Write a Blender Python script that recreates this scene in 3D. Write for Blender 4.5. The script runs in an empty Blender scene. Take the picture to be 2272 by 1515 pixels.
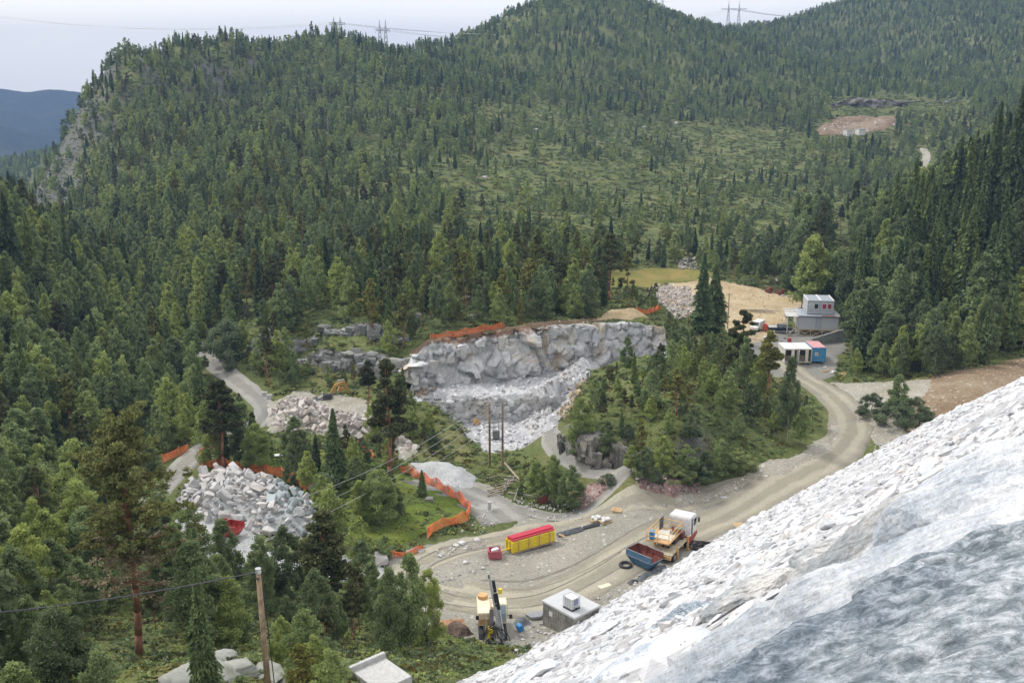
import bpy, bmesh, math, random
import numpy as np
from mathutils import Vector, Matrix, noise as mnoise
R = math.radians
sc = bpy.context.scene
COL = sc.collection
# ---------------------------------------------------------------- camera
CAMZ = 48.0
PITCH = R(14.0)
cam_d = bpy.data.cameras.new('camera'); cam_d.lens = 36.0; cam_d.sensor_width = 36.0
cam_d.clip_start = 0.3; cam_d.clip_end = 20000
cam = bpy.data.objects.new('camera', cam_d); COL.objects.link(cam)
cam.location = (0, 0, CAMZ); cam.rotation_euler = (R(90) - PITCH, 0, 0)
sc.camera = cam
# ---------------------------------------------------------------- sky and sun
SUN_EL, SUN_AZ = R(52), R(-62)          # azimuth measured from +Y towards +X
w = bpy.data.worlds.new('World'); sc.world = w; w.use_nodes = True
nt = w.node_tree; nt.nodes.clear()
def nd(nt, t, **k):
    n = nt.nodes.new(t)
    for a, b in k.items(): setattr(n, a, b)
    return n
out = nd(nt, 'ShaderNodeOutputWorld')
sky = nd(nt, 'ShaderNodeTexSky', sky_type='NISHITA', sun_disc=False)
sky.sun_elevation = SUN_EL; sky.sun_rotation = SUN_AZ; sky.air_density = 1.2; sky.dust_density = 2.5
bg1 = nd(nt, 'ShaderNodeBackground'); bg1.inputs[1].default_value = 0.10
nt.links.new(sky.outputs[0], bg1.inputs[0])
tc = nd(nt, 'ShaderNodeTexCoord')
mp = nd(nt, 'ShaderNodeMapping'); mp.inputs['Scale'].default_value = (1, 1, 6)
nt.links.new(tc.outputs['Generated'], mp.inputs[0])
nz = nd(nt, 'ShaderNodeTexNoise'); nz.inputs['Scale'].default_value = 1.6; nz.inputs['Detail'].default_value = 5
nt.links.new(mp.outputs[0], nz.inputs[0])
cr = nd(nt, 'ShaderNodeValToRGB')
cr.color_ramp.elements[0].position = .36; cr.color_ramp.elements[0].color = (.79, .80, .84, 1)
cr.color_ramp.elements[1].position = .62; cr.color_ramp.elements[1].color = (.98, .965, .94, 1)
nt.links.new(nz.outputs['Fac'], cr.inputs[0])
# warm brighter band low to the left of the view (thin cloud over the valley)
vm = nd(nt, 'ShaderNodeVectorMath', operation='DISTANCE')
vm.inputs[1].default_value = (-0.44, 0.89, 0.055)
sxyz = nd(nt, 'ShaderNodeMapping'); sxyz.inputs['Scale'].default_value = (1, 1, 2.6)
sxyz.inputs['Location'].default_value = (0, 0, -.085)
nt.links.new(tc.outputs['Generated'], sxyz.inputs[0]); nt.links.new(sxyz.outputs[0], vm.inputs[0])
mr = nd(nt, 'ShaderNodeMapRange'); mr.inputs[1].default_value = .06; mr.inputs[2].default_value = .30
mr.inputs[3].default_value = .85; mr.inputs[4].default_value = 0
nt.links.new(vm.outputs['Value'], mr.inputs[0])
mxw = nd(nt, 'ShaderNodeMixRGB'); mxw.inputs[2].default_value = (1.10, 1.06, .98, 1)
nt.links.new(mr.outputs[0], mxw.inputs[0]); nt.links.new(cr.outputs[0], mxw.inputs[1])
bg2 = nd(nt, 'ShaderNodeBackground'); bg2.inputs[1].default_value = 0.99
nt.links.new(mxw.outputs[0], bg2.inputs[0])
mx = nd(nt, 'ShaderNodeMixShader'); mx.inputs[0].default_value = .93
nt.links.new(bg1.outputs[0], mx.inputs[1]); nt.links.new(bg2.outputs[0], mx.inputs[2])
nt.links.new(mx.outputs[0], out.inputs[0])
sl = bpy.data.lights.new('sun', 'SUN'); sl.energy = 1.5; sl.angle = R(10); sl.color = (1, .96, .9)
so = bpy.data.objects.new('sun', sl); COL.objects.link(so)
sd = Vector((math.cos(SUN_EL) * math.sin(SUN_AZ), math.cos(SUN_EL) * math.cos(SUN_AZ), math.sin(SUN_EL)))
so.rotation_euler = (-sd).to_track_quat('-Z', 'Y').to_euler(); so.location = (-100, 50, 300)
vs = sc.view_settings; vs.view_transform = 'Standard'; vs.look = 'None'; vs.gamma = 1; vs.exposure = 0.78
vs.use_curve_mapping = False
sc.cycles.use_denoising = True
sc.cycles.max_bounces = 5; sc.cycles.diffuse_bounces = 2; sc.cycles.glossy_bounces = 2
sc.cycles.transmission_bounces = 4; sc.cycles.transparent_max_bounces = 6; sc.cycles.volume_bounces = 0

# ---------------------------------------------------------------- view geometry helpers (photo pixels 2272 x 1515)
CP, SP = math.cos(PITCH), math.sin(PITCH)
def ratio(v):
    yd = (v - 757.5) / 2272.0
    return (SP + CP * yd) / (CP - SP * yd)
def dirv(u, v):
    yd = (v - 757.5) / 2272.0
    return np.array([(u - 1136.0) / 2272.0, CP - SP * yd, -(SP + CP * yd)])
def at_y(u, v, y):
    d = dirv(u, v); t = y / d[1]
    return (d[0] * t, y, CAMZ + d[2] * t)
def at_z(u, v, z):
    d = dirv(u, v); t = (z - CAMZ) / d[2]
    return (d[0] * t, d[1] * t, z)
def project(x, y, z):
    x = np.asarray(x, float); y = np.asarray(y, float); z = np.asarray(z, float) - CAMZ
    f = y * CP - z * SP; dn = -(y * SP + z * CP)
    f = np.where(f > .1, f, .1)
    return 1136 + 2272 * x / f, 757.5 + 2272 * dn / f, f

# ---------------------------------------------------------------- terrain
def vnoise(x, y, s, seed=0):
    """smooth value noise on arrays, about -1..1"""
    x = np.asarray(x, float) / s + seed * 17.31; y = np.asarray(y, float) / s - seed * 9.77
    xi = np.floor(x).astype(np.int64); yi = np.floor(y).astype(np.int64)
    fx = x - xi; fy = y - yi; fx = fx * fx * (3 - 2 * fx); fy = fy * fy * (3 - 2 * fy)
    def h(a, b):
        n = (a * 374761393 + b * 668265263 + seed * 1442695041) & 0xffffffff
        n = ((n ^ (n >> 13)) * 1274126177) & 0xffffffff
        return ((n ^ (n >> 16)) & 0xffff) / 32767.5 - 1
    a = h(xi, yi) * (1 - fx) + h(xi + 1, yi) * fx
    b = h(xi, yi + 1) * (1 - fx) + h(xi + 1, yi + 1) * fx
    return a * (1 - fy) + b * fy
def fbm(x, y, s, n=4, seed=0):
    r = 0; a = 1
    for k in range(n):
        r = r + a * vnoise(x, y, s / 2 ** k, seed + k); a *= .5
    return r
Zc = [  # (u, v, z): the level yard, roads, knoll
 (700,1200,0),(900,1250,0),(1100,1300,0),(1300,1250,0),(1100,1150,0),(1300,1120,0),(1500,1120,0),(1700,1100,0),
 (1850,1000,0),(1900,930,.3),(1800,850,.3),(1750,810,.4),(1000,1380,.2),(1200,1400,0),(600,1130,0),(500,1080,0),
 (400,1060,0),(460,980,0),(590,900,0),(440,780,.5),(550,850,0),(1450,840,7),(1600,850,5),(1350,900,5.5),(1500,950,6),
 (1700,900,3),(1400,1005,4.6),(1400,1075,.2),(1550,1060,.8),(1780,960,1),(1300,905,4),(1290,1000,3),(1280,1075,0),
 (2000,850,1.5),(1950,780,1),(1700,690,.2),(1500,1300,0),(1650,1200,0),(800,1100,.6),(750,1020,.3),(950,1130,.9),(900,1180,.5),
 (1180,940,-1.5),(1050,1000,-1.5),(1000,1080,-.3),(1150,1100,0),(850,950,-.5),(700,930,-.4),(1800,740,.2),(1690,745,.2),
 (1800,700,.4),(2100,960,.6),(1200,1040,-.6)]
# rim of the quarry
Yc = [  # (u, v, distance)
 (950,1490,62),(500,1480,50),(310,1460,62),(100,1500,50),(800,1440,70),(600,1350,80),(300,1300,85),(100,1300,80),
 (0,1200,95),(150,1200,100),(100,1100,115),(0,1000,120),(0,850,140),(0,700,165),(0,600,185),(100,650,190),(200,750,180),
 (300,850,165),(350,700,210),(200,620,215),(100,520,240),(0,480,250),(300,620,262),(250,560,300),(100,540,400),(50,500,460),
 (0,520,520),(930,762,166),(1000,742,166),(1100,731,166),(1200,720,169),(1300,716,173),(1400,708,177),(1460,722,178),(1000,720,171),(1200,700,178),(1400,680,185),(900,760,168),(800,720,178),(700,700,182),(750,850,160),
 (650,800,170),(1500,650,230),(1600,620,255),(1500,600,268),(1200,620,215),(1000,620,215),(800,600,240),(600,650,220),
 (500,700,205),(1850,640,245),(1900,700,215),(1950,600,240),(2200,850,150),(2272,790,165),(2100,900,142),(2272,700,180),
 (2272,600,200),(2272,450,230),(2100,700,190),(2000,550,250),(2150,600,215),(2200,400,280),
 (2100,300,600),(2250,250,620),(1900,270,640),(1900,220,700),(2200,150,850),(1700,150,800),(1900,100,1000),(1500,150,750),
 (1300,150,720),(1100,200,620),(1000,120,720),(800,200,560),(600,150,580),(500,200,540),(350,200,500),(300,300,440),
 (200,400,420),(150,470,400),(250,450,370),(400,300,430),(350,450,330),(300,550,290),
 (800,300,460),(1200,300,520),(1600,300,600),(2000,400,480),(800,450,340),(1200,450,370),(1600,450,400),(1900,450,430),
 (600,350,400),(600,500,290),(1100,540,270),(1500,530,310),(1800,560,300),(2000,480,370),(420,600,245)]
Ridge = [(60,445,500),(130,335,480),(200,235,470),(260,180,480),(320,140,500),(420,118,540),(520,92,580),(700,82,650),
 (850,112,680),(950,95,750),(1100,55,850),(1250,12,950),(1400,28,1000),(1500,52,1000),(1650,68,1050),(1750,45,1150),
 (1900,14,1250),(2050,4,1300),(2200,22,1350),(2272,28,1400),(2500,20,1500)]
Wc = [(40,60,0),(90,100,3),(110,150,6),(10,40,6),(-15,25,20),(-60,40,22),(-30,40,19),(0,20,20),(40,20,20),(140,200,22),(-120,120,14),(-150,200,24),
 (-200,300,8),(-320,420,-40),(-500,700,-60),(-420,560,-50),(-700,1200,-60),(-450,900,-30),(-300,900,10),(200,260,34),(300,400,48),
 (400,560,55),(500,760,60),(-60,80,9),(-90,95,12),(1200,1400,120),(900,900,90)]
pts = [at_z(u, v, z) for u, v, z in Zc] + [at_y(u, v, y) for u, v, y in Yc + Ridge] + list(Wc)
for u, v, y in Ridge:
    p = at_y(u, v, y); k = 1.30
    pts.append((p[0] * k, p[1] * k, p[2] - .10 * y))
pts = np.array(pts)
def warp(x, y):
    return np.stack([1.6 * np.asarray(x, float) / (np.asarray(y, float) + 12), np.log(np.asarray(y, float) + 12)], -1)
def _tps(a, b):
    d2 = ((a[:, None, :] - b[None, :, :]) ** 2).sum(-1)
    return .5 * d2 * np.log(d2 + 1e-12)
_W = warp(pts[:, 0], pts[:, 1]); _n = len(_W)
_A = np.zeros((_n + 3, _n + 3)); _A[:_n, :_n] = _tps(_W, _W) + np.eye(_n) * 2e-4
_P = np.c_[np.ones(_n), _W]; _A[:_n, _n:] = _P; _A[_n:, :_n] = _P.T
_C = np.linalg.solve(_A, np.r_[pts[:, 2], 0, 0, 0])
def inpoly(x, y, poly):
    x = np.asarray(x, float); y = np.asarray(y, float); c = np.zeros(x.shape, bool)
    n = len(poly)
    for i in range(n):
        x1, y1 = poly[i]; x2, y2 = poly[(i + 1) % n]
        if y1 == y2: continue
        c ^= ((y1 > y) != (y2 > y)) & (x < (x2 - x1) * (y - y1) / (y2 - y1) + x1)
    return c
def zpoly(pix, z=0): return [at_z(u, v, z)[:2] for u, v in pix]
# quarry: the bench and the pit below it (plan polygons)
FACE = [at_z(u, v, 1.3)[:2] for u, v in [(893,880),(915,862),(960,858),(1050,850),(1150,843),(1225,825),(1300,812),(1390,803),(1470,800)]]
LEDGE = [at_z(u, v, 1.3)[:2] for u, v in [(925,892),(1000,890),(1080,887),(1160,886),(1240,884),(1300,872)]]
_bk = lambda L, k: [(x * (1 + k / math.hypot(x, y)), y * (1 + k / math.hypot(x, y))) for x, y in L]
BENCH = _bk(FACE, 1.5) + [at_z(1480,850,1.3)[:2]] + LEDGE[::-1]
PITF = _bk(LEDGE, 1.3)
PIT = PITF + [at_z(1300,930,-2.3)[:2], at_z(1170,1000,-2.3)[:2], at_z(1080,1010,-2.3)[:2], at_z(1000,960,-2.3)[:2]]
FLAT = [zpoly(p) for p in (
 [(360,1090),(470,975),(590,890),(430,770),(470,770),(640,900),(500,985),(400,1090)],
 [(860,1240),(1080,1190),(1500,1080),(1800,990),(1860,930),(1700,830),(1700,790),(1850,800),(1950,930),(1900,1020),(1600,1180),(1480,1300),(1250,1420),(1000,1440),(880,1330)])]
TERR = []     # rock steps: (polygon, its back edge, height, fade)
def pdist(x, y, L):
    d = np.full(np.shape(x), 1e9)
    for a, b in zip(L[:-1], L[1:]):
        a = np.array(a); b = np.array(b); ab = b - a; q = (ab ** 2).sum() + 1e-9
        t = np.clip(((x - a[0]) * ab[0] + (y - a[1]) * ab[1]) / q, 0, 1); d = np.minimum(d, np.hypot(x - a[0] - t * ab[0], y - a[1] - t * ab[1]))
    return d
def terrace(front, depth, hgt, fade=4):
    f = [np.array(q[:2], float) for q in front]; back = [q * (1 + depth / np.hypot(*q)) for q in f]
    back[0] = f[0] * 1.004; back[-1] = f[-1] * 1.004
    TERR.append(([tuple(q) for q in f] + [tuple(q) for q in back[::-1]], [tuple(q) for q in back], hgt, fade))
def H(x, y):
    x = np.atleast_1d(np.asarray(x, float)); y = np.atleast_1d(np.asarray(y, float)); sh = x.shape
    xf = x.ravel(); yf = np.maximum(y.ravel(), 4.0); z = np.empty(xf.shape)
    for i in range(0, len(xf), 40000):
        q = warp(xf[i:i + 40000], yf[i:i + 40000])
        z[i:i + 40000] = _tps(q, _W) @ _C[:_n] + _C[_n] + q @ _C[_n + 1:]
    dist = np.hypot(xf, yf)
    amp = np.clip((dist - 60) / 400, .12, 1.0)
    fl = inpoly(xf, yf, FLAT[0]) | inpoly(xf, yf, FLAT[1])
    rough = fbm(xf, yf, 26, 4, 3) * 2.0 * amp + np.where(fl, 0, .16) * fbm(xf, yf, 4, 3, 5) \
        + fbm(xf, yf, 120, 3, 8) * 5 * np.clip((dist - 330) / 500, 0, 1)
    # rocky steps on the left cliffs and behind the yard
    st = np.clip((dist - 260) / 100, 0, 1) * np.clip((-xf / np.maximum(yf, 1) - .12) * 6, 0, 1) * np.clip((700 - dist) / 150, 0, 1)
    rough += st * np.abs(vnoise(xf, yf, 20, 31)) * 4
    z = z + rough
    for poly, back, hg, fade in TERR:
        pp = np.array(poly); kk = np.where((xf > pp[:, 0].min()) & (xf < pp[:, 0].max()) & (yf > pp[:, 1].min()) & (yf < pp[:, 1].max()))[0]
        if len(kk):
            kk = kk[inpoly(xf[kk], yf[kk], poly)]
            if len(kk): z[kk] += hg * np.clip(pdist(xf[kk], yf[kk], back) / fade, 0, 1)
    inb = inpoly(xf, yf, BENCH); inp = inpoly(xf, yf, PIT)
    z = np.where(inb, 1.3 + .25 * vnoise(xf, yf, 3, 2), z)
    z = np.where(inp, -2.3 + .2 * vnoise(xf, yf, 3, 2), z)
    return z.reshape(sh)
def h1(x, y): return float(H(x, y)[0])
def ground_at(u, v, y0=40, y1=1500):
    """first point where the line of sight of a photo pixel meets the terrain"""
    d = dirv(u, v); ys = np.geomspace(y0, y1, 1400); t = ys / d[1]
    g = H(d[0] * t, ys); s = CAMZ + d[2] * t - g
    k = np.argmax(s < 0) if (s < 0).any() else len(ys) - 1
    if k == 0: k = 1
    f = s[k - 1] / (s[k - 1] - s[k] + 1e-9); y = ys[k - 1] + (ys[k] - ys[k - 1]) * min(max(f, 0), 1)
    x = d[0] * y / d[1]
    return float(x), float(y), h1(x, y)

CLF = {}
CLF['knoll'] = [at_z(u, v, 0)[:2] for u, v in [(1258,1008),(1272,1036),(1310,1056),(1360,1064),(1400,1066),(1436,1058)]]
_g = lambda pix: [ground_at(u, v)[:2] for u, v in pix]
CLF['o1'] = _g([(672,800),(700,806),(740,812),(800,820),(860,820),(898,812)])
CLF['o2'] = _g([(548,768),(600,778),(655,774),(700,758)])
CLF['o3'] = _g([(735,758),(790,770),(850,768),(905,750)])
CLF['o4'] = _g([(1842,236),(1900,232),(1960,238),(2010,232)])
CLF['o5'] = _g([(2080,228),(2130,222),(2180,226)])
terrace(CLF['knoll'], 9, 2.8, 3.5); terrace(CLF['o1'], 12, 2.6, 5); terrace(CLF['o2'], 10, 2.4, 5); terrace(CLF['o3'], 10, 2.2, 5)
terrace(CLF['o4'], 25, 4, 12); terrace(CLF['o5'], 20, 3.5, 10)
# ---------------------------------------------------------------- object helpers
def tag(o, label=None, cat=None, group=None, kind=None):
    if label: o['label'] = label
    if cat: o['category'] = cat
    if group: o['group'] = group
    if kind: o['kind'] = kind
    return o
def empty(name, loc=(0, 0, 0), rz=0, label=None, cat=None, group=None, sc_=1):
    o = bpy.data.objects.new(name, None); COL.objects.link(o); o.empty_display_size = .2
    o.location = loc; o.rotation_euler = (0, 0, rz); o.scale = (sc_,) * 3
    return tag(o, label, cat, group)
def mesh_obj(name, V, F, mat=None, parent=None, smooth=False, link=True):
    me = bpy.data.meshes.new(name)
    V = np.asarray(V, np.float32)
    if isinstance(F, np.ndarray):
        k = F.shape[1]; nf = len(F)
        me.vertices.add(len(V)); me.vertices.foreach_set('co', V.ravel())
        me.loops.add(nf * k); me.loops.foreach_set('vertex_index', F.astype(np.int32).ravel())
        me.polygons.add(nf); me.polygons.foreach_set('loop_start', np.arange(0, nf * k, k, dtype=np.int32))
        me.polygons.foreach_set('loop_total', np.full(nf, k, np.int32))
        me.update(calc_edges=True)
    else:
        me.from_pydata([tuple(map(float, v)) for v in V], [], F); me.update()
    if mat: me.materials.append(mat)
    if smooth: me.polygons.foreach_set('use_smooth', np.ones(len(me.polygons), bool))
    o = bpy.data.objects.new(name, me)
    if link: COL.objects.link(o)
    if parent: o.parent = parent
    return o
class MB:
    def __init__(s): s.v = []; s.f = []
    def add(s, V, F):
        b = len(s.v); s.v += [tuple(p) for p in V]; s.f += [tuple(i + b for i in f) for f in F]; return s
    def box(s, c, d, rz=0, rx=0, ry=0):
        m = Matrix.Rotation(rz, 3, 'Z') @ Matrix.Rotation(ry, 3, 'Y') @ Matrix.Rotation(rx, 3, 'X')
        V = [Vector(c) + m @ Vector((sx * d[0] / 2, sy * d[1] / 2, sz * d[2] / 2)) for sz in (-1, 1) for sy in (-1, 1) for sx in (-1, 1)]
        return s.add(V, [(0,2,3,1),(4,5,7,6),(0,1,5,4),(2,6,7,3),(0,4,6,2),(1,3,7,5)])
    def tube(s, a, b, r, r2=None, n=8, cap=True):
        a = Vector(a); b = Vector(b); r2 = r if r2 is None else r2
        q = (b - a).to_track_quat('Z', 'Y'); V = []
        for p, rr in ((a, r), (b, r2)):
            for k in range(n):
                t = 2 * math.pi * k / n; V.append(p + q @ Vector((rr * math.cos(t), rr * math.sin(t), 0)))
        F = [(k, (k + 1) % n, n + (k + 1) % n, n + k) for k in range(n)]
        if cap: F += [tuple(range(n))[::-1], tuple(range(n, 2 * n))]
        return s.add(V, F)
    def path(s, P, r, n=6):
        for k in range(len(P) - 1): s.tube(P[k], P[k + 1], r if not isinstance(r, (list, tuple)) else r[k], None if not isinstance(r, (list, tuple)) else r[k + 1], n)
        return s
    def prism(s, poly, y0, y1, axis='y'):
        """polygon in x,z extruded along y (or in y,z along x)"""
        n = len(poly)
        f = (lambda a, b, t: (a, t, b)) if axis == 'y' else (lambda a, b, t: (t, a, b)) if axis == 'x' else (lambda a, b, t: (a, b, t))
        V = [f(a, b, y0) for a, b in poly] + [f(a, b, y1) for a, b in poly]
        F = [(k, (k + 1) % n, n + (k + 1) % n, n + k) for k in range(n)] + [tuple(range(n))[::-1], tuple(range(n, 2 * n))]
        return s.add(V, F)
    def build(s, name, mat, parent=None, bevel=0, smooth=False):
        o = mesh_obj(name, s.v, s.f, mat, parent)
        bm = bmesh.new(); bm.from_mesh(o.data)
        bmesh.ops.recalc_face_normals(bm, faces=bm.faces)
        if bevel:
            bmesh.ops.bevel(bm, geom=list(bm.edges), offset=bevel, segments=2, affect='EDGES', clamp_overlap=True)
        bm.to_mesh(o.data); bm.free()
        if smooth: o.data.shade_smooth()
        return o
def copy_tree(o, parent=None):
    c = o.copy(); COL.objects.link(c)
    if parent: c.parent = parent
    for ch in o.children: copy_tree(ch, c)
    return c
# ---------------------------------------------------------------- materials
def newmat(name):
    m = bpy.data.materials.new(name); m.use_nodes = True; nt = m.node_tree
    return m, nt, nt.nodes['Principled BSDF']
def noise_node(nt, scale, detail=5, rough=.55, coord='Object', dist=0, sxyz=None, loc=None):
    t = nd(nt, 'ShaderNodeTexCoord')
    src = t.outputs[coord]
    if coord == 'World':
        pass
    if sxyz or loc:
        mp = nd(nt, 'ShaderNodeMapping'); nt.links.new(src, mp.inputs[0]); src = mp.outputs[0]
        if sxyz: mp.inputs['Scale'].default_value = sxyz
        if loc: mp.inputs['Location'].default_value = loc
    n = nd(nt, 'ShaderNodeTexNoise'); n.inputs['Scale'].default_value = scale; n.inputs['Detail'].default_value = detail
    n.inputs['Roughness'].default_value = rough; n.inputs['Distortion'].default_value = dist
    nt.links.new(src, n.inputs[0]); return n
def ramp(nt, src, stops, interp='LINEAR'):
    r = nd(nt, 'ShaderNodeValToRGB'); cr = r.color_ramp; cr.interpolation = interp
    while len(cr.elements) < len(stops): cr.elements.new(.5)
    for e, (p, c) in zip(cr.elements, stops): e.position = p; e.color = (*c, 1) if len(c) == 3 else c
    nt.links.new(src, r.inputs[0]); return r
def mixc(nt, fac, a, b, mode='MIX'):
    m = nd(nt, 'ShaderNodeMixRGB', blend_type=mode)
    for i, x in enumerate((fac, a, b)):
        if isinstance(x, (int, float)): m.inputs[i].default_value = x if i == 0 else (x, x, x, 1)
        elif isinstance(x, tuple): m.inputs[i].default_value = (*x, 1)
        else: nt.links.new(x, m.inputs[i])
    return m.outputs[0]
def bump(nt, bs, src, strength=.4, dist=.1):
    b = nd(nt, 'ShaderNodeBump'); b.inputs['Strength'].default_value = strength; b.inputs['Distance'].default_value = dist
    nt.links.new(src, b.inputs['Height']); nt.links.new(b.outputs[0], bs.inputs['Normal']); return b
def simple(name, col, rough=.6, metal=0, var=.12, scale=3, dirt=None):
    """paint / plain surface with a little uneven weathering"""
    m, nt, b = newmat(name)
    n = noise_node(nt, scale, 6, .65)
    c1 = tuple(max(0, c * (1 - var * 1.6)) for c in col); c2 = tuple(min(1, c * (1 + var)) for c in col)
    r = ramp(nt, n.outputs['Fac'], [(.3, c1), (.7, c2)])
    o = r.outputs[0]
    if dirt:
        n2 = noise_node(nt, scale * 2.3, 7, .7, loc=(5, 3, 1)); r2 = ramp(nt, n2.outputs['Fac'], [(.52, (0, 0, 0)), (.66, (1, 1, 1))])
        o = mixc(nt, r2.outputs[0], o, dirt)
    nt.links.new(o, b.inputs['Base Color']); b.inputs['Roughness'].default_value = rough; b.inputs['Metallic'].default_value = metal
    return m
def grain(name, c0, c1, c2, fine=3.0, big=.15, rough=.95, bstr=.5, bdist=.1, spots=None, sspots=None, extra=None, coord='Object'):
    """gravel / soil / rock: large patches and fine grain, optional pale or dark specks"""
    m, nt, b = newmat(name)
    nb = noise_node(nt, big, 5, .6, coord); nf = noise_node(nt, fine, 6, .75, coord)
    r1 = ramp(nt, nb.outputs['Fac'], [(.32, c0), (.5, c1), (.68, c2)])
    r2 = ramp(nt, nf.outputs['Fac'], [(.28, (.55,) * 3), (.72, (1.3,) * 3)])
    o = mixc(nt, 1.0, r1.outputs[0], r2.outputs[0], 'MULTIPLY')
    if spots:
        t = nd(nt, 'ShaderNodeTexCoord'); vo = nd(nt, 'ShaderNodeTexVoronoi'); vo.inputs['Scale'].default_value = sspots or 2
        nt.links.new(t.outputs[coord], vo.inputs['Vector'])
        cc = ramp(nt, vo.outputs['Color'], [(.72, (0, 0, 0)), (.8, (1, 1, 1))])
        dd = ramp(nt, vo.outputs['Distance'], [(.25, (1, 1, 1)), (.4, (0, 0, 0))])
        f = mixc(nt, 1.0, cc.outputs[0], dd.outputs[0], 'MULTIPLY')
        o = mixc(nt, f, o, spots)
    if extra: o = extra(nt, o)
    nt.links.new(o, b.inputs['Base Color']); b.inputs['Roughness'].default_value = rough
    b.inputs['Specular IOR Level'].default_value = .25
    bump(nt, b, nf.outputs['Fac'], bstr, bdist)
    return m
# ================================================================ GROUND
def ground_extra(nt, o):
    # bare rock where the slope is steep, heath and grass patches elsewhere
    g = nd(nt, 'ShaderNodeNewGeometry'); s = nd(nt, 'ShaderNodeSeparateXYZ'); nt.links.new(g.outputs['True Normal'], s.inputs[0])
    nn = noise_node(nt, .12, 5, .6); ad = nd(nt, 'ShaderNodeMath', operation='MULTIPLY_ADD')
    nt.links.new(nn.outputs['Fac'], ad.inputs[0]); ad.inputs[1].default_value = .45; nt.links.new(s.outputs[2], ad.inputs[2])
    r = ramp(nt, ad.outputs[0], [(0, (1, 1, 1)), (1, (0, 0, 0))])
    r.color_ramp.elements[0].position = .78; r.color_ramp.elements[1].position = .90
    ad2 = nd(nt, 'ShaderNodeMath', operation='SUBTRACT'); nt.links.new(ad.outputs[0], ad2.inputs[0]); ad2.inputs[1].default_value = .12
    nt.links.new(ad2.outputs[0], r.inputs[0])
    nr = noise_node(nt, .5, 8, .75, sxyz=(1, 1, .3)); rr = ramp(nt, nr.outputs['Fac'], [(.3, (.075, .08, .06)), (.7, (.22, .21, .19))])
    return mixc(nt, r.outputs[0], o, rr.outputs[0])
M_ground = grain('forest floor', (.075, .095, .032), (.125, .15, .048), (.19, .185, .075), fine=1.5, big=.05, bstr=.8, bdist=.3,
                 extra=ground_extra)
xs = np.concatenate([-np.geomspace(900, 115, 150)[:-1], np.arange(-115, 115.01, .8), np.geomspace(115, 1500, 190)[1:]])
ys = np.concatenate([np.arange(4, 30, 2.0), np.arange(30, 255, .8), np.geomspace(255, 2100, 330)])
X, Y = np.meshgrid(xs, ys); Z = H(X, Y)
ny, nx = X.shape; idx = np.arange(nx * ny).reshape(ny, nx)
F = np.stack([idx[:-1, :-1], idx[:-1, 1:], idx[1:, 1:], idx[1:, :-1]], -1).reshape(-1, 4)
# rim of the sheet falls away to the valley floor
Z[-1, :] = -90; Z[:, 0] = -90
terr = mesh_obj('terrain', np.stack([X, Y, Z], -1).reshape(-1, 3), F, M_ground, smooth=True); tag(terr, kind='structure')
M_far = grain('far woods', (.030, .045, .028), (.042, .062, .036), (.060, .075, .040), fine=.03, big=.004, bstr=1, bdist=12)
gp = mesh_obj('valley_ground', [(-2900, -900, -92), (2900, -900, -92), (2900, 3300, -92), (-2900, 3300, -92)], [(0, 1, 2, 3)], M_far)
tag(gp, kind='structure')
# far wooded mountain across the valley
M_far = grain('far woods', (.030, .045, .028), (.042, .062, .036), (.060, .075, .040), fine=.03, big=.004, bstr=1, bdist=12)
def far_hill(name, y, us, vs_, depth):
    nx2 = 220; uu = np.linspace(us[0], us[-1], nx2); vv = np.interp(uu, us, vs_)
    V = []; rows = 40
    for j in range(rows):
        t = j / (rows - 1)
        for u, v in zip(uu, vv):
            x, _, z = at_y(u, v, y)
            yy = y - (1 - t) * depth
            zz = z * (t ** 1.15) + (-92) * (1 - t ** 1.15) + 16 * (fbm(x, yy, 200, 4, 6)) * math.sin(math.pi * min(t * 1.0, 1)) + 7 * fbm(x, 0, 90, 3, 4) * t
            V.append((x, yy, float(zz)))
    V = np.array(V, float); i = np.arange(nx2 * rows).reshape(rows, nx2)
    F = np.stack([i[:-1, :-1], i[:-1, 1:], i[1:, 1:], i[1:, :-1]], -1).reshape(-1, 4)
    o = mesh_obj(name, V, F, M_far, smooth=True); tag(o, kind='structure')
far_hill('far_mountain', 3150, [-600,-400,-200,0,60,120,200,330,500,900], [150,190,205,192,200,204,207,230,262,330], 900)
far_hill('far_hills', 2350, [-700,-400,-100,0,60,130,250,500], [150,230,262,285,300,330,370,460], 500)

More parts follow.
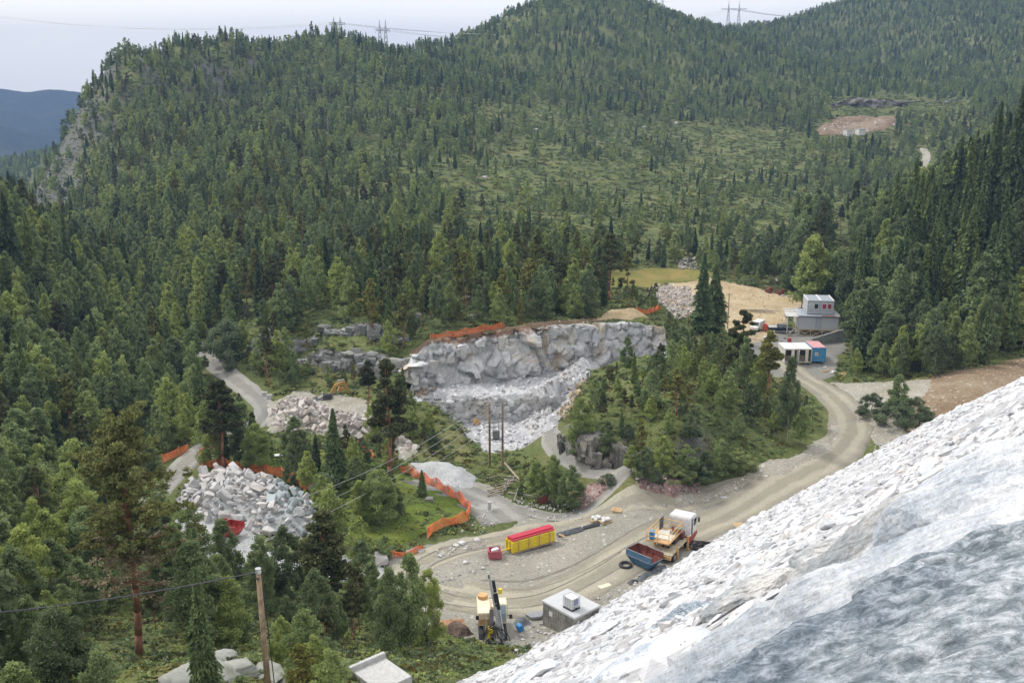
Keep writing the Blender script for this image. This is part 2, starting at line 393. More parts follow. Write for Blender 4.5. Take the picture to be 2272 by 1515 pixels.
# ---------------------------------------------------------------- sheets laid on the terrain (roads, gravel, sand)
def near_edge(x, y, poly):
    d = np.full(x.shape, 1e9)
    for i in range(len(poly)):
        a = np.array(poly[i]); b = np.array(poly[(i + 1) % len(poly)]); ab = b - a; L = (ab ** 2).sum() + 1e-9
        t = np.clip(((x - a[0]) * ab[0] + (y - a[1]) * ab[1]) / L, 0, 1)
        d = np.minimum(d, np.hypot(x - a[0] - t * ab[0], y - a[1] - t * ab[1]))
    return d
NOTREE = []
def sheet(name, poly, mat, cell=.5, off=.07, wob=.8, ws=4, rise=0, rw=3, seed=1, sink=.22, rut=None, hf=None, kind='structure', rnd=0, bump_n=0.03, clear=True):
    if clear and 'grass' not in name: NOTREE.append(poly)
    """irregular-edged sheet on the ground inside a plan polygon; rise heaps it up away from its edge"""
    p = np.array(poly); x0, y0 = p.min(0) - 1; x1, y1 = p.max(0) + 1
    X, Y = np.meshgrid(np.arange(x0, x1, cell), np.arange(y0, y1, cell))
    d = near_edge(X, Y, poly); ins = inpoly(X, Y, poly)
    sdist = np.where(ins, d, -d) + wob * fbm(X, Y, ws, 3, seed)
    keep = sdist > -cell * 1.2
    Z = (hf or H)(X, Y)
    up = np.clip(sdist / rw, 0, 1); up = up * up * (3 - 2 * up)
    Z = Z + off + rise * up * (1 + .25 * fbm(X, Y, 3, 3, seed + 4)) + bump_n * fbm(X, Y, 1.3, 2, seed + 9) * np.clip(sdist, 0, 1)
    if rnd: Z += rnd * np.abs(fbm(X, Y, 1.1, 3, seed + 3)) * np.clip(sdist, 0, 1)
    Z = np.where(sdist < cell * .4, Z - sink, Z)
    ny, nx = X.shape; idx = np.arange(nx * ny).reshape(ny, nx)
    F = np.stack([idx[:-1, :-1], idx[:-1, 1:], idx[1:, 1:], idx[1:, :-1]], -1).reshape(-1, 4)
    F = F[keep.ravel()[F].all(1)]
    used = np.unique(F); mp = np.full(nx * ny, -1); mp[used] = np.arange(len(used))
    o = mesh_obj(name, np.stack([X, Y, Z], -1).reshape(-1, 3)[used], mp[F], mat, smooth=True)
    return tag(o, kind=kind)
def track_extra(center):
    def f(nt, o): return o
    return f
def G(pix): return [ground_at(u, v)[:2] for u, v in pix]
def ribbon(P, wd):
    P = np.array(P, float)
    for _ in range(3):
        Q = [P[0]]
        for a, b in zip(P[:-1], P[1:]): Q += [a * .75 + b * .25, a * .25 + b * .75]
        P = np.array(Q + [P[-1]])
    T = np.gradient(P, axis=0); T /= np.hypot(T[:, 0], T[:, 1])[:, None] + 1e-9
    N = np.c_[-T[:, 1], T[:, 0]] * (wd / 2)
    return [tuple(q) for q in P + N] + [tuple(q) for q in (P - N)[::-1]], P
def road_mat(name, c_mid, c_track, c_edge):
    m, nt, b = newmat(name)
    uv = nd(nt, 'ShaderNodeAttribute', attribute_name='across')      # metres from the road's centre line
    nn = noise_node(nt, .25, 4, .6); ma = nd(nt, 'ShaderNodeMath', operation='MULTIPLY_ADD')
    nt.links.new(nn.outputs['Fac'], ma.inputs[0]); ma.inputs[1].default_value = 1.6; nt.links.new(uv.outputs['Fac'], ma.inputs[2])
    sb = nd(nt, 'ShaderNodeMath', operation='SUBTRACT'); nt.links.new(ma.outputs[0], sb.inputs[0]); sb.inputs[1].default_value = .8
    ab = nd(nt, 'ShaderNodeMath', operation='ABSOLUTE'); nt.links.new(sb.outputs[0], ab.inputs[0])
    dv = nd(nt, 'ShaderNodeMath', operation='DIVIDE'); nt.links.new(ab.outputs[0], dv.inputs[0]); dv.inputs[1].default_value = 4
    r = ramp(nt, dv.outputs[0], [(.0, c_mid), (.14, c_mid), (.24, c_track), (.42, c_track), (.56, c_mid), (.95, c_edge)])
    nf = noise_node(nt, 5, 7, .75); r2 = ramp(nt, nf.outputs['Fac'], [(.3, (.72,) * 3), (.72, (1.22,) * 3)])
    nb = noise_node(nt, .12, 4, .6, loc=(4, 4, 4)); r3 = ramp(nt, nb.outputs['Fac'], [(.35, (.86, .86, .88)), (.65, (1.1, 1.08, 1.04))])
    o = mixc(nt, 1, mixc(nt, 1, r.outputs[0], r2.outputs[0], 'MULTIPLY'), r3.outputs[0], 'MULTIPLY')
    nt.links.new(o, b.inputs['Base Color']); b.inputs['Roughness'].default_value = .95; b.inputs['Specular IOR Level'].default_value = .2
    bump(nt, b, nf.outputs['Fac'], .5, .06)
    return m
M_road = road_mat('gravel road', (.285, .265, .21), (.37, .345, .275), (.24, .225, .185))
M_road_grey = road_mat('grey gravel road', (.25, .245, .22), (.32, .315, .29), (.20, .195, .175))
def road(name, P, wd, mat, off=.12, hf=None, seed=1, cell=.4):
    """strip mesh with its own cross coordinate, two shallow wheel ruts"""
    NOTREE.append(ribbon(P, wd + 2.2)[0])
    _, C = ribbon(P, wd); T = np.gradient(C, axis=0); T /= np.hypot(T[:, 0], T[:, 1])[:, None] + 1e-9
    seg = np.r_[0, np.cumsum(np.hypot(*np.diff(C, axis=0).T))]; n = int(seg[-1] / cell) + 2
    s = np.linspace(0, seg[-1], n); cx = np.interp(s, seg, C[:, 0]); cy = np.interp(s, seg, C[:, 1])
    tx = np.interp(s, seg, T[:, 0]); ty = np.interp(s, seg, T[:, 1]); k = np.hypot(tx, ty); tx /= k; ty /= k
    m = int(wd / .35) + 2; a = np.linspace(-wd / 2, wd / 2, m)
    wv = np.interp(s, s, 1 + .10 * fbm(s, s * 0, 6, 3, seed))
    A = a[None, :] * wv[:, None]
    X = cx[:, None] - ty[:, None] * A; Y = cy[:, None] + tx[:, None] * A
    Z = (hf or H)(X, Y) + off - .05 * np.exp(-((np.abs(A) - .95) / .3) ** 2) + .03 * fbm(X, Y, 1.4, 2, 4)
    Z[:, 0] -= .3; Z[:, -1] -= .3; Z[0] -= .2; Z[-1] -= .2
    i = np.arange(n * m).reshape(n, m); F = np.stack([i[:-1, :-1], i[:-1, 1:], i[1:, 1:], i[1:, :-1]], -1).reshape(-1, 4)
    o = mesh_obj(name, np.stack([X, Y, Z], -1).reshape(-1, 3), F, mat, smooth=True)
    at = o.data.attributes.new('across', 'FLOAT', 'POINT'); at.data.foreach_set('value', (np.broadcast_to(A, X.shape)).astype(np.float32).ravel())
    return tag(o, kind='structure')

def yard_extra(nt, o):
    wv = nd(nt, 'ShaderNodeTexWave'); wv.wave_type = 'BANDS'; wv.bands_direction = 'Y'
    t = nd(nt, 'ShaderNodeTexCoord'); mp = nd(nt, 'ShaderNodeMapping'); mp.inputs['Rotation'].default_value = (0, 0, R(-22))
    nt.links.new(t.outputs['Object'], mp.inputs[0]); nt.links.new(mp.outputs[0], wv.inputs[0])
    wv.inputs['Scale'].default_value = .35; wv.inputs['Distortion'].default_value = 9; wv.inputs['Detail'].default_value = 4; wv.inputs['Detail Scale'].default_value = .6
    r = ramp(nt, wv.outputs['Fac'], [(.15, (.80, .80, .80)), (.5, (1, 1, 1)), (.9, (1.14, 1.12, 1.06))])
    return mixc(nt, .35, o, r.outputs[0], 'MULTIPLY')
M_yard = grain('yard gravel', (.25, .24, .20), (.295, .28, .235), (.34, .325, .275), fine=4, big=.14, bstr=.5, bdist=.06, spots=(.5, .49, .46), sspots=2.2)
M_sand = grain('sandy fill', (.36, .27, .15), (.46, .36, .215), (.50, .41, .27), fine=2.2, big=.12, bstr=.6, bdist=.1, spots=(.55, .5, .42), sspots=1.2)
M_greygravel = grain('crushed grey stone', (.36, .37, .37), (.44, .45, .45), (.52, .53, .53), fine=5, big=.3, bstr=1, bdist=.12, spots=(.68, .68, .68), sspots=4)
M_brown = grain('brown stony soil', (.17, .115, .07), (.25, .18, .115), (.33, .27, .19), fine=2.4, big=.09, bstr=.8, bdist=.15, spots=(.46, .42, .36), sspots=1.6)
M_tan = grain('stony tan gravel', (.30, .27, .21), (.36, .34, .28), (.40, .38, .33), fine=3, big=.12, bstr=.8, bdist=.12, spots=(.56, .55, .52), sspots=1.8)
M_redstone = grain('pink crushed stone', (.26, .16, .14), (.37, .24, .22), (.46, .37, .34), fine=3, big=.5, bstr=1, bdist=.2, spots=(.6, .5, .48), sspots=2)
M_mud = grain('wet pale mud', (.40, .39, .36), (.44, .43, .40), (.47, .46, .43), fine=1.2, big=.2, rough=.5, bstr=.12, bdist=.03)
M_grass = grain('bright mossy grass', (.075, .115, .018), (.12, .17, .024), (.18, .20, .04), fine=1.6, big=.15, bstr=.8, bdist=.2)
M_meadow = grain('dry yellow grass', (.14, .145, .03), (.20, .19, .045), (.30, .22, .07), fine=2, big=.08, bstr=.8, bdist=.2)
M_blast = grain('blasted rock floor', (.42, .42, .43), (.52, .52, .53), (.62, .62, .62), fine=2, big=.25, bstr=1, bdist=.25, spots=(.8, .8, .8), sspots=1.5)
yard_poly = zpoly([(860,1235),(1000,1205),(1100,1175),(1150,1140),(1085,1120),(960,1060),(1005,1040),(1080,1065),(1130,1100),(1180,1140),(1300,1150),(1400,1120),(1500,1105),(1600,1080),(1720,1100),(1700,1160),(1600,1230),(1500,1310),(1350,1400),(1250,1460),(1050,1450),(960,1430),(900,1370),(845,1300)])
sheet('yard', yard_poly, M_yard, .45, .06, .8, 5, seed=3)
side = G([(940,1060),(1000,1090),(1080,1120),(1130,1160)])
road('side_track', side, 7.5, M_road_grey, .10, seed=5)
loop = G([(1030,1330),(935,1310),(905,1265),(960,1235),(1090,1200),(1250,1165),(1400,1120),(1560,1095),(1720,1065)])
road('inner_track', loop, 4.2, M_road, .10, seed=8)
mainr = zpoly([(1010,1320),(1150,1345),(1270,1310),(1400,1235),(1560,1150),(1720,1085),(1840,1020),(1893,955),(1885,915),(1835,865),(1770,830),(1740,806)], .1)
road('road', mainr, 6.4, M_road, .17, seed=2)
lower = zpoly([(1130,1130),(1250,1140),(1335,1130),(1392,1105),(1330,1078),(1275,1062),(1230,1010),(1215,960),(1240,925)], -.3)
road('quarry_track', lower, 2.8, M_road_grey, .14, seed=4)
leftr = G([(290,1150),(345,1100),(400,1040),(450,995),(530,960),(600,920),(570,880),(520,840),(470,800),(425,765)])
road('forest_road', leftr, 3.9, M_road_grey, .16, seed=6)
hillr = G([(1850,640),(1900,590),(1960,520),(1995,455),(2030,400),(2060,352),(2050,330)])
road('hill_road', hillr, 4.0, M_tan, .25, seed=7)
sheet('sand_fill', G([(1480,628),(1560,615),(1640,632),(1760,655),(1850,628),(1870,640),(1790,680),(1750,700),(1740,745),(1640,765),(1600,720),(1560,690),(1500,700),(1440,655)]), M_sand, .7, .12, 1.4, 8, seed=11)
sheet('cabin_pad', zpoly([(1625,745),(1700,728),(1860,735),(1880,765),(1850,830),(1780,845),(1690,845),(1640,800)], .3), M_road_grey, .5, .09, .6, 5, seed=12)
sheet('brown_bank', G([(1890,860),(1960,850),(2060,842),(2272,790),(2500,770),(2500,950),(2272,880),(2100,935),(2040,935),(1960,900)]), M_brown, .6, .12, 1.0, 6, seed=13)
sheet('stony_ground', G([(1840,848),(1960,845),(2080,838),(2060,880),(2000,905),(2040,960),(2130,950),(2050,1010),(1940,1010),(1935,930),(1890,880)]), M_tan, .5, .18, .9, 5, seed=14)
sheet('meadow', G([(1140,605),(1250,598),(1420,592),(1560,598),(1600,612),(1480,628),(1380,640),(1200,622)]), M_meadow, .8, .1, 1.5, 8, seed=15)
sheet('grass_island', G([(620,1000),(760,985),(880,1040),(960,1080),(1035,1110),(1045,1150),(960,1180),(860,1215),(740,1180),(690,1120),(560,1050),(480,1040),(520,1000)]), M_grass, .5, .08, .8, 5, seed=16, bump_n=.12)
sheet('grass_left', G([(60,1090),(200,1080),(360,1090),(300,1130),(200,1150),(60,1140)]), M_grass, .5, .08, 1, 5, seed=17, bump_n=.12)
sheet('knoll_grass', G([(1400,830),(1500,810),(1540,800),(1540,830),(1450,850)]), M_grass, .5, .1, .5, 5, seed=18, bump_n=.1)
sheet('verge', G([(1500,1080),(1620,1060),(1760,1010),(1840,960),(1850,930),(1868,960),(1850,1000),(1760,1055),(1640,1090),(1500,1115)]), M_tan, .5, .16, .5, 4, seed=19, rnd=.3)
gravel_heap = sheet('gravel_heap', zpoly([(905,1028),(960,1012),(1030,1020),(1062,1050),(1050,1088),(990,1080),(930,1058)], -.2), M_greygravel, .35, .1, .4, 3, rise=1.0, rw=3, seed=20)
sheet('red_stone_heap', zpoly([(1425,1100),(1480,1088),(1550,1078),(1562,1090),(1500,1108),(1430,1128),(1405,1128)], 0), M_redstone, .3, .1, .3, 2, rise=.5, rw=1.3, seed=21, rnd=.4)
sheet('red_stone_heap', zpoly([(1285,1092),(1330,1088),(1362,1105),(1340,1122),(1300,1128),(1275,1112)], 0), M_redstone, .3, .1, .3, 2, rise=.4, rw=1.3, seed=22, rnd=.4)
sheet('mud_patch', zpoly([(1275,1255),(1330,1222),(1390,1208),(1415,1228),(1395,1262),(1350,1290),(1290,1295),(1250,1280)], 0), M_mud, .4, .10, .7, 4, seed=23, bump_n=.01)
M_water = simple('muddy water', (.34, .33, .30), rough=.12, var=.05)
sheet('puddle', zpoly([(1030,1128),(1052,1112),(1100,1118),(1130,1128),(1095,1136),(1062,1140)], -.05), M_water, .3, .12, .2, 3, seed=24, bump_n=0, sink=.15)
sheet('stony_bed', G([(560,1180),(700,1190),(730,1160),(700,1130),(600,1120),(400,1110),(380,1200),(450,1260),(600,1290),(760,1290),(830,1330),(860,1260),(760,1240),(640,1230)]), M_greygravel, .5, .10, .8, 4, seed=25, rnd=.15)
sheet('river_bed', G([(650,865),(760,880),(830,900),(840,935),(930,1000),(900,1030),(820,960),(700,950),(600,960),(590,900)]), M_tan, .5, .12, 1, 5, seed=26, rnd=.4)
sheet('hill_cutting', G([(1815,292),(1860,262),(1900,258),(1985,262),(1990,275),(1950,290),(1910,300),(1820,300)]), M_brown, 1.5, .3, 2, 12, seed=27, rnd=1)
sheet('bench_floor', FACE + [at_z(1480,850,1.3)[:2]] + LEDGE[::-1], M_blast, .4, .05, .1, 3, seed=28, rnd=.5)
sheet('pit_floor', PIT, M_blast, .4, .05, .3, 3, seed=29, rnd=.3)

sheet('rim_soil', G([(1318,712),(1340,697),(1368,684),(1400,688),(1420,695),(1440,704),(1400,712)]), M_sand, .35, .1, .4, 3, rise=.9, rw=2.5, seed=31, rnd=.2)
sheet('rim_soil', G([(905,778),(960,752),(1100,730),(1210,716),(1320,706),(1330,714),(1200,726),(1100,738),(960,764),(915,800)]), M_brown, .35, .12, .5, 3, rise=.2, rw=1, seed=32, rnd=.3)

sheet('scree', G([(893,812),(915,792),(940,790),(950,830),(965,868),(930,885),(900,870)]), M_brown, .35, .15, .5, 3, rise=.6, rw=2, seed=33, rnd=.3)

M_rut = simple('damp tyre track', (.235, .22, .18), .9, var=.2, scale=.6)
def ruts(pix, gap=1.9, w_=.38):
    _, C = ribbon(zpoly(pix), 1); T = np.gradient(C, axis=0); T /= np.hypot(T[:, 0], T[:, 1])[:, None]; N = np.c_[-T[:, 1], T[:, 0]]
    for s_ in (-1, 1):
        road('tyre_track', [tuple(q) for q in (C + N * s_ * gap / 2)[::3]], w_, M_rut, .30 if pix[0][1] < 1130 or pix[-1][1] < 1130 else .235, seed=3, cell=.5); NOTREE.pop()
ruts([(1045,1345),(960,1325),(915,1290),(930,1255),(1010,1225),(1110,1200)])
ruts([(1000,1335),(1130,1350),(1240,1320),(1340,1270),(1400,1235)])
ruts([(1060,1300),(1160,1305),(1260,1275),(1340,1235),(1430,1190),(1540,1140)])
# ================================================================ ROCKS
def rock_data(seed, sub=3, cuts=16, rough=.03, lo=.5, hi=.82):
    rng = np.random.default_rng(seed)
    bm = bmesh.new(); bmesh.ops.create_icosphere(bm, subdivisions=sub, radius=1)
    V = np.array([v.co[:] for v in bm.verts]); F = np.array([[v.index for v in f.verts] for f in bm.faces]); bm.free()
    V *= np.array([1, rng.uniform(.7, .95), rng.uniform(.6, .85)])
    for _ in range(cuts):
        n = rng.normal(size=3); n /= np.linalg.norm(n); d = rng.uniform(lo, hi)
        k = np.maximum(V @ n - d, 0); V -= k[:, None] * n * .97
    V += rough * rng.normal(size=V.shape)
    return V, F
def hull_data(seed, npt=22, box=(1, .8, .7), pw=.42):
    """angular broken block: hull of points spread over a rounded box"""
    rng = np.random.default_rng(seed); bm = bmesh.new()
    for _ in range(npt):
        d = rng.normal(size=3); d /= np.linalg.norm(d); d = np.sign(d) * np.abs(d) ** pw; d *= rng.uniform(.78, 1.0) * .82
        bm.verts.new((d[0] * box[0], d[1] * box[1], d[2] * box[2]))
    r = bmesh.ops.convex_hull(bm, input=bm.verts); bmesh.ops.delete(bm, geom=[g for g in r['geom_interior'] if isinstance(g, bmesh.types.BMVert)], context='VERTS')
    bmesh.ops.dissolve_limit(bm, angle_limit=.22, verts=bm.verts, edges=bm.edges)
    bm.verts.index_update(); V = [v.co[:] for v in bm.verts]; F = [[v.index for v in f.verts] for f in bm.faces]; bm.free(); return V, F
def hull_rock(name, seed, mat, **k):
    V, F = hull_data(seed, **k); return mesh_obj(name, V, F, mat, link=False)
def rock_mesh(name, seed, mat, sub=3, **k):
    V, F = rock_data(seed, sub, **k)
    o = mesh_obj(name, V, F, mat, link=False); return o
def stone_mat(name, cols, tint=1.0, streak=(1, 1, 5), fine=3.0, rustc=(.42, .30, .2), rust=.0, bstr=.5):
    m, nt, b = newmat(name)
    oi = nd(nt, 'ShaderNodeObjectInfo')
    r = ramp(nt, oi.outputs['Random'], [(i / max(1, len(cols) - 1), c) for i, c in enumerate(cols)])
    n1 = noise_node(nt, fine, 7, .7, sxyz=streak, dist=.4); r1 = ramp(nt, n1.outputs['Fac'], [(.3, (.74, .76, .80)), (.55, (1, 1, 1)), (.75, (1.12, 1.12, 1.1))])
    o = mixc(nt, 1, r.outputs[0], r1.outputs[0], 'MULTIPLY')
    if rust:
        n2 = noise_node(nt, .9, 5, .6, loc=(3, 1, 7)); r2 = ramp(nt, n2.outputs['Fac'], [(.62 - rust * .2, (0, 0, 0)), (.72, (.7,) * 3)])
        o = mixc(nt, r2.outputs[0], o, rustc)
    nt.links.new(o, b.inputs['Base Color']); b.inputs['Roughness'].default_value = .85; b.inputs['Specular IOR Level'].default_value = .3
    bump(nt, b, n1.outputs['Fac'], bstr, .08); return m
M_rip = stone_mat('pale dam stone', [(.56, .57, .59), (.68, .68, .69), (.63, .63, .64), (.72, .72, .72), (.52, .54, .57), (.66, .63, .60)], rust=.02)
M_pile = stone_mat('white boulder stone', [(.45, .45, .45), (.56, .55, .53), (.62, .61, .60), (.50, .46, .42), (.58, .58, .58)], rust=.15)
M_bluestone = stone_mat('blue grey stone', [(.30, .35, .36), (.40, .45, .45), (.36, .40, .41)])
M_pink = stone_mat('pinkish boulder stone', [(.44, .38, .34), (.55, .50, .46), (.60, .57, .54), (.40, .36, .33)], rust=.25)
M_dark = stone_mat('dark lichened stone', [(.10, .10, .095), (.17, .165, .155), (.24, .24, .22)], rust=.3, rustc=(.36, .38, .28))
M_yel = stone_mat('yellow stained stone', [(.45, .36, .22), (.52, .43, .29)], rust=.2)
def rot_attr(n, rng, tilt=6.28): return np.c_[rng.uniform(-tilt, tilt, n), rng.uniform(-tilt, tilt, n), rng.uniform(0, 6.28, n)]

def instancer(name, protos, P, rot, scl, idx, label=None):
    """ONE stuff object: every proto mesh repeated over the points by geometry nodes"""
    me = bpy.data.meshes.new(name); me.vertices.add(len(P)); me.vertices.foreach_set('co', np.asarray(P, np.float32).ravel())
    for nm, tp, a in (('rot', 'FLOAT_VECTOR', rot), ('scl', 'FLOAT_VECTOR', scl)):
        at = me.attributes.new(nm, tp, 'POINT'); at.data.foreach_set('vector', np.asarray(a, np.float32).ravel())
    at = me.attributes.new('idx', 'INT', 'POINT'); at.data.foreach_set('value', np.asarray(idx, np.int32))
    o = bpy.data.objects.new(name, me); COL.objects.link(o); tag(o, label, kind='stuff')
    pc = bpy.data.collections.new(name + ' kinds')
    for q in sorted(protos, key=lambda q: q.name): pc.objects.link(q)
    ng = bpy.data.node_groups.new(name, 'GeometryNodeTree')
    ng.interface.new_socket('Geometry', in_out='INPUT', socket_type='NodeSocketGeometry'); ng.interface.new_socket('Geometry', in_out='OUTPUT', socket_type='NodeSocketGeometry')
    gi = nd(ng, 'NodeGroupInput'); go = nd(ng, 'NodeGroupOutput'); ip = nd(ng, 'GeometryNodeInstanceOnPoints')
    ci = nd(ng, 'GeometryNodeCollectionInfo'); ci.inputs[0].default_value = pc; ci.inputs['Separate Children'].default_value = True; ci.inputs['Reset Children'].default_value = True
    ip.inputs['Pick Instance'].default_value = True
    def na(nm, tp):
        a = nd(ng, 'GeometryNodeInputNamedAttribute', data_type=tp); a.inputs[0].default_value = nm
        return next(s for s in a.outputs if s.enabled and s.name == 'Attribute')
    e2r = nd(ng, 'FunctionNodeEulerToRotation')
    ng.links.new(gi.outputs[0], ip.inputs['Points']); ng.links.new(ci.outputs[0], ip.inputs['Instance'])
    ng.links.new(na('idx', 'INT'), ip.inputs['Instance Index']); ng.links.new(na('rot', 'FLOAT_VECTOR'), e2r.inputs[0])
    ng.links.new(e2r.outputs[0], ip.inputs['Rotation']); ng.links.new(na('scl', 'FLOAT_VECTOR'), ip.inputs['Scale'])
    ng.links.new(ip.outputs[0], go.inputs[0])
    md = o.modifiers.new('scatter', 'NODES'); md.node_group = ng
    return o
def protos(prefix, n, mat, seed, **k):
    return [rock_mesh('%s_%02d' % (prefix, i), seed + i, mat, **k) for i in range(n)]

# ---------------------------------------------------------------- the dam's stone face
TOE = np.array([4.7, 84.0]); DN = np.array([.734, -.679]); DT = np.array([.679, .734]); SLOPE = .812
CRQ = 54.5                                # crest edge, metres in from the toe
def dam_q(x, y):
    """distance up the face from the toe, which bends inward on the right"""
    dx, dy = np.asarray(x, float) - TOE[0], np.asarray(y, float) - TOE[1]
    s_ = dx * DT[0] + dy * DT[1]
    q_ = dx * DN[0] + dy * DN[1]; return q_ - qsh(s_, q_)
def dam_z(q):
    q = np.asarray(q, float); b = np.clip((q - 38) / 9, 0, 1)
    return SLOPE * np.minimum(q, CRQ) + 1.8 * b * b * (3 - 2 * b)
def qsh(s_, q_): return .0009 * np.maximum(s_ - 28, 0) ** 2 - .009 * np.clip(-s_ - 5, 0, 17) ** 2 * np.clip((22 - q_) / 16, 0, 1)
M_damface = grain('dam underlayer', (.48, .48, .49), (.58, .58, .58), (.66, .655, .64), fine=1.5, big=.1, bstr=1, bdist=.3)
sg, qg = np.meshgrid(np.arange(-90, 170, .7), np.r_[np.arange(-4, CRQ, .7), CRQ, CRQ + 8])
qq_ = qg + qsh(sg, qg); DX = TOE[0] + DT[0] * sg + DN[0] * qq_; DY = TOE[1] + DT[1] * sg + DN[1] * qq_
DZ = dam_z(qg) - .05 + .16 * fbm(sg, qg, 2.2, 3, 41) + .5 * fbm(sg, qg, 18, 2, 44) * np.clip(qg / 10, 0, 1)
i = np.arange(sg.size).reshape(sg.shape); F = np.stack([i[:-1, :-1], i[1:, :-1], i[1:, 1:], i[:-1, 1:]], -1).reshape(-1, 4)
dam = mesh_obj('dam', np.stack([DX, DY, DZ], -1).reshape(-1, 3), F, M_damface); tag(dam, 'rockfill dam face of pale stone sloping down to the gravel yard', 'dam')
def dam_up(x, y):
    """height of the dam face over a plan point, -99 outside"""
    q = dam_q(x, y)
    return dam_z(q) if q > -4 else -99
rng = np.random.default_rng(5)
sp = .60
S, Q = np.meshgrid(np.arange(-45, 135, sp), np.arange(-.6, CRQ, sp * .8)); S = S.ravel() + rng.uniform(-.4, .4, S.size); Q = Q.ravel() + rng.uniform(-.35, .35, Q.size)
QS = Q + qsh(S, Q); PX = TOE[0] + DT[0] * S + DN[0] * QS; PY = TOE[1] + DT[1] * S + DN[1] * QS; PZ = dam_z(Q) + .5 * fbm(S, Q, 18, 2, 44) * np.clip(Q / 10, 0, 1) + rng.uniform(-.20, -.02, Q.size)
u_, v_, f_ = project(PX, PY, PZ)
k = (f_ > 2) & (u_ > -500) & (u_ < 2900) & (v_ > 600) & (v_ < 2300) & (PZ > H(PX, PY) - .8) & (Q < CRQ - 6.5)
PX, PY, PZ, f_, u_, v_ = (a[k] for a in (PX, PY, PZ, f_, u_, v_)); n = len(PX)
size = rng.uniform(.22, .50, n) * (1 + .8 * (rng.random(n) > .93))
SC = np.c_[size * rng.uniform(1.0, 1.5, n), size * rng.uniform(.8, 1.1, n), size * rng.uniform(.42, .62, n)]
slope_m = Matrix(((DT[0], DT[1], 0), (0, 0, 0), (0, 0, 0)))
tv = Vector((DT[0], DT[1], 0)); nvv = Vector((DN[0], DN[1], SLOPE)).normalized(); up_n = tv.cross(nvv)
if up_n.z < 0: up_n = -up_n
BASE = Matrix((tv, up_n.cross(tv), up_n)).transposed()
ROT = []
for i in range(n):
    e = Matrix.Rotation(rng.normal(0, .20), 3, 'X') @ Matrix.Rotation(rng.normal(0, .20), 3, 'Y') @ Matrix.Rotation(rng.uniform(-1.2, 1.2) + (math.pi if rng.random() > .5 else 0), 3, 'Z')
    ROT.append((BASE @ e).to_euler()[:])
ROT = np.array(ROT)
IDX = rng.integers(0, 10, n)
rip = [hull_rock('dam_stone_%02d' % i, 100 + i, M_rip, npt=26, box=(1, .85, .75), pw=.5) for i in range(10)]
vis = (u_ > 0) & (u_ < 2272) & (v_ < 1515)
big = np.zeros(n, bool); order = np.argsort(-(size / f_) * vis)[:290]; big[order] = True
big &= vis
instancer('dam_stones', rip, np.c_[PX, PY, PZ][~big], ROT[~big], SC[~big], IDX[~big])
for i in np.where(big)[0]:
    o = bpy.data.objects.new('dam_boulder', rip[IDX[i]].data); COL.objects.link(o)
    o.location = (PX[i], PY[i], PZ[i]); o.rotation_euler = ROT[i]; o.scale = SC[i]
    tag(o, 'pale angular stone bedded in the upper dam face just beyond the huge foreground slabs', 'boulder', 'stones bedded in the upper dam face')

# huge crest boulders next to the camera
def big_rock_mat(name, c0, c1, c2, rot, fine=2.0):
    m, nt, b = newmat(name)
    t = nd(nt, 'ShaderNodeTexCoord'); mp = nd(nt, 'ShaderNodeMapping'); mp.inputs['Rotation'].default_value = rot; nt.links.new(t.outputs['Object'], mp.inputs[0])
    mp2 = nd(nt, 'ShaderNodeMapping'); mp2.inputs['Scale'].default_value = (.28, 4.4, 4.4); nt.links.new(mp.outputs[0], mp2.inputs[0])
    n1 = nd(nt, 'ShaderNodeTexNoise'); n1.inputs['Scale'].default_value = fine; n1.inputs['Detail'].default_value = 9; n1.inputs['Roughness'].default_value = .72; n1.inputs['Distortion'].default_value = .5
    nt.links.new(mp2.outputs[0], n1.inputs[0])
    n2 = noise_node(nt, .7, 5, .6); n3 = noise_node(nt, 16, 6, .85)
    r = ramp(nt, n1.outputs['Fac'], [(.28, c0), (.45, c1), (.62, c2)])
    r2 = ramp(nt, n2.outputs['Fac'], [(.38, (.62, .68, .74)), (.58, (1.15, 1.15, 1.14))]); r3 = ramp(nt, n3.outputs['Fac'], [(.32, (.6,) * 3), (.5, (1.0,) * 3), (.68, (1.3,) * 3)])
    o = mixc(nt, 1, mixc(nt, 1, r.outputs[0], r2.outputs[0], 'MULTIPLY'), r3.outputs[0], 'MULTIPLY')
    nt.links.new(o, b.inputs['Base Color']); b.inputs['Roughness'].default_value = .7; b.inputs['Specular IOR Level'].default_value = .4
    ad = nd(nt, 'ShaderNodeMath', operation='ADD'); nt.links.new(n1.outputs['Fac'], ad.inputs[0]); nt.links.new(n3.outputs['Fac'], ad.inputs[1])
    bump(nt, b, ad.outputs[0], .9, .06); return m
M_slab = big_rock_mat('streaked white gneiss', (.52, .57, .66), (.80, .82, .86), (.90, .90, .90), (0, 0, 0), 3.2)
M_slab_shade = big_rock_mat('painted shade on blue grey gneiss', (.10, .13, .15), (.29, .34, .38), (.74, .77, .82), (0, 0, .4), 3.2)  # shade below the bright ridge put into the rock colour, pale streaks kept
M_slab3 = big_rock_mat('speckled tan gneiss', (.42, .41, .40), (.58, .56, .54), (.70, .69, .67), (0, 0, .2), 4)
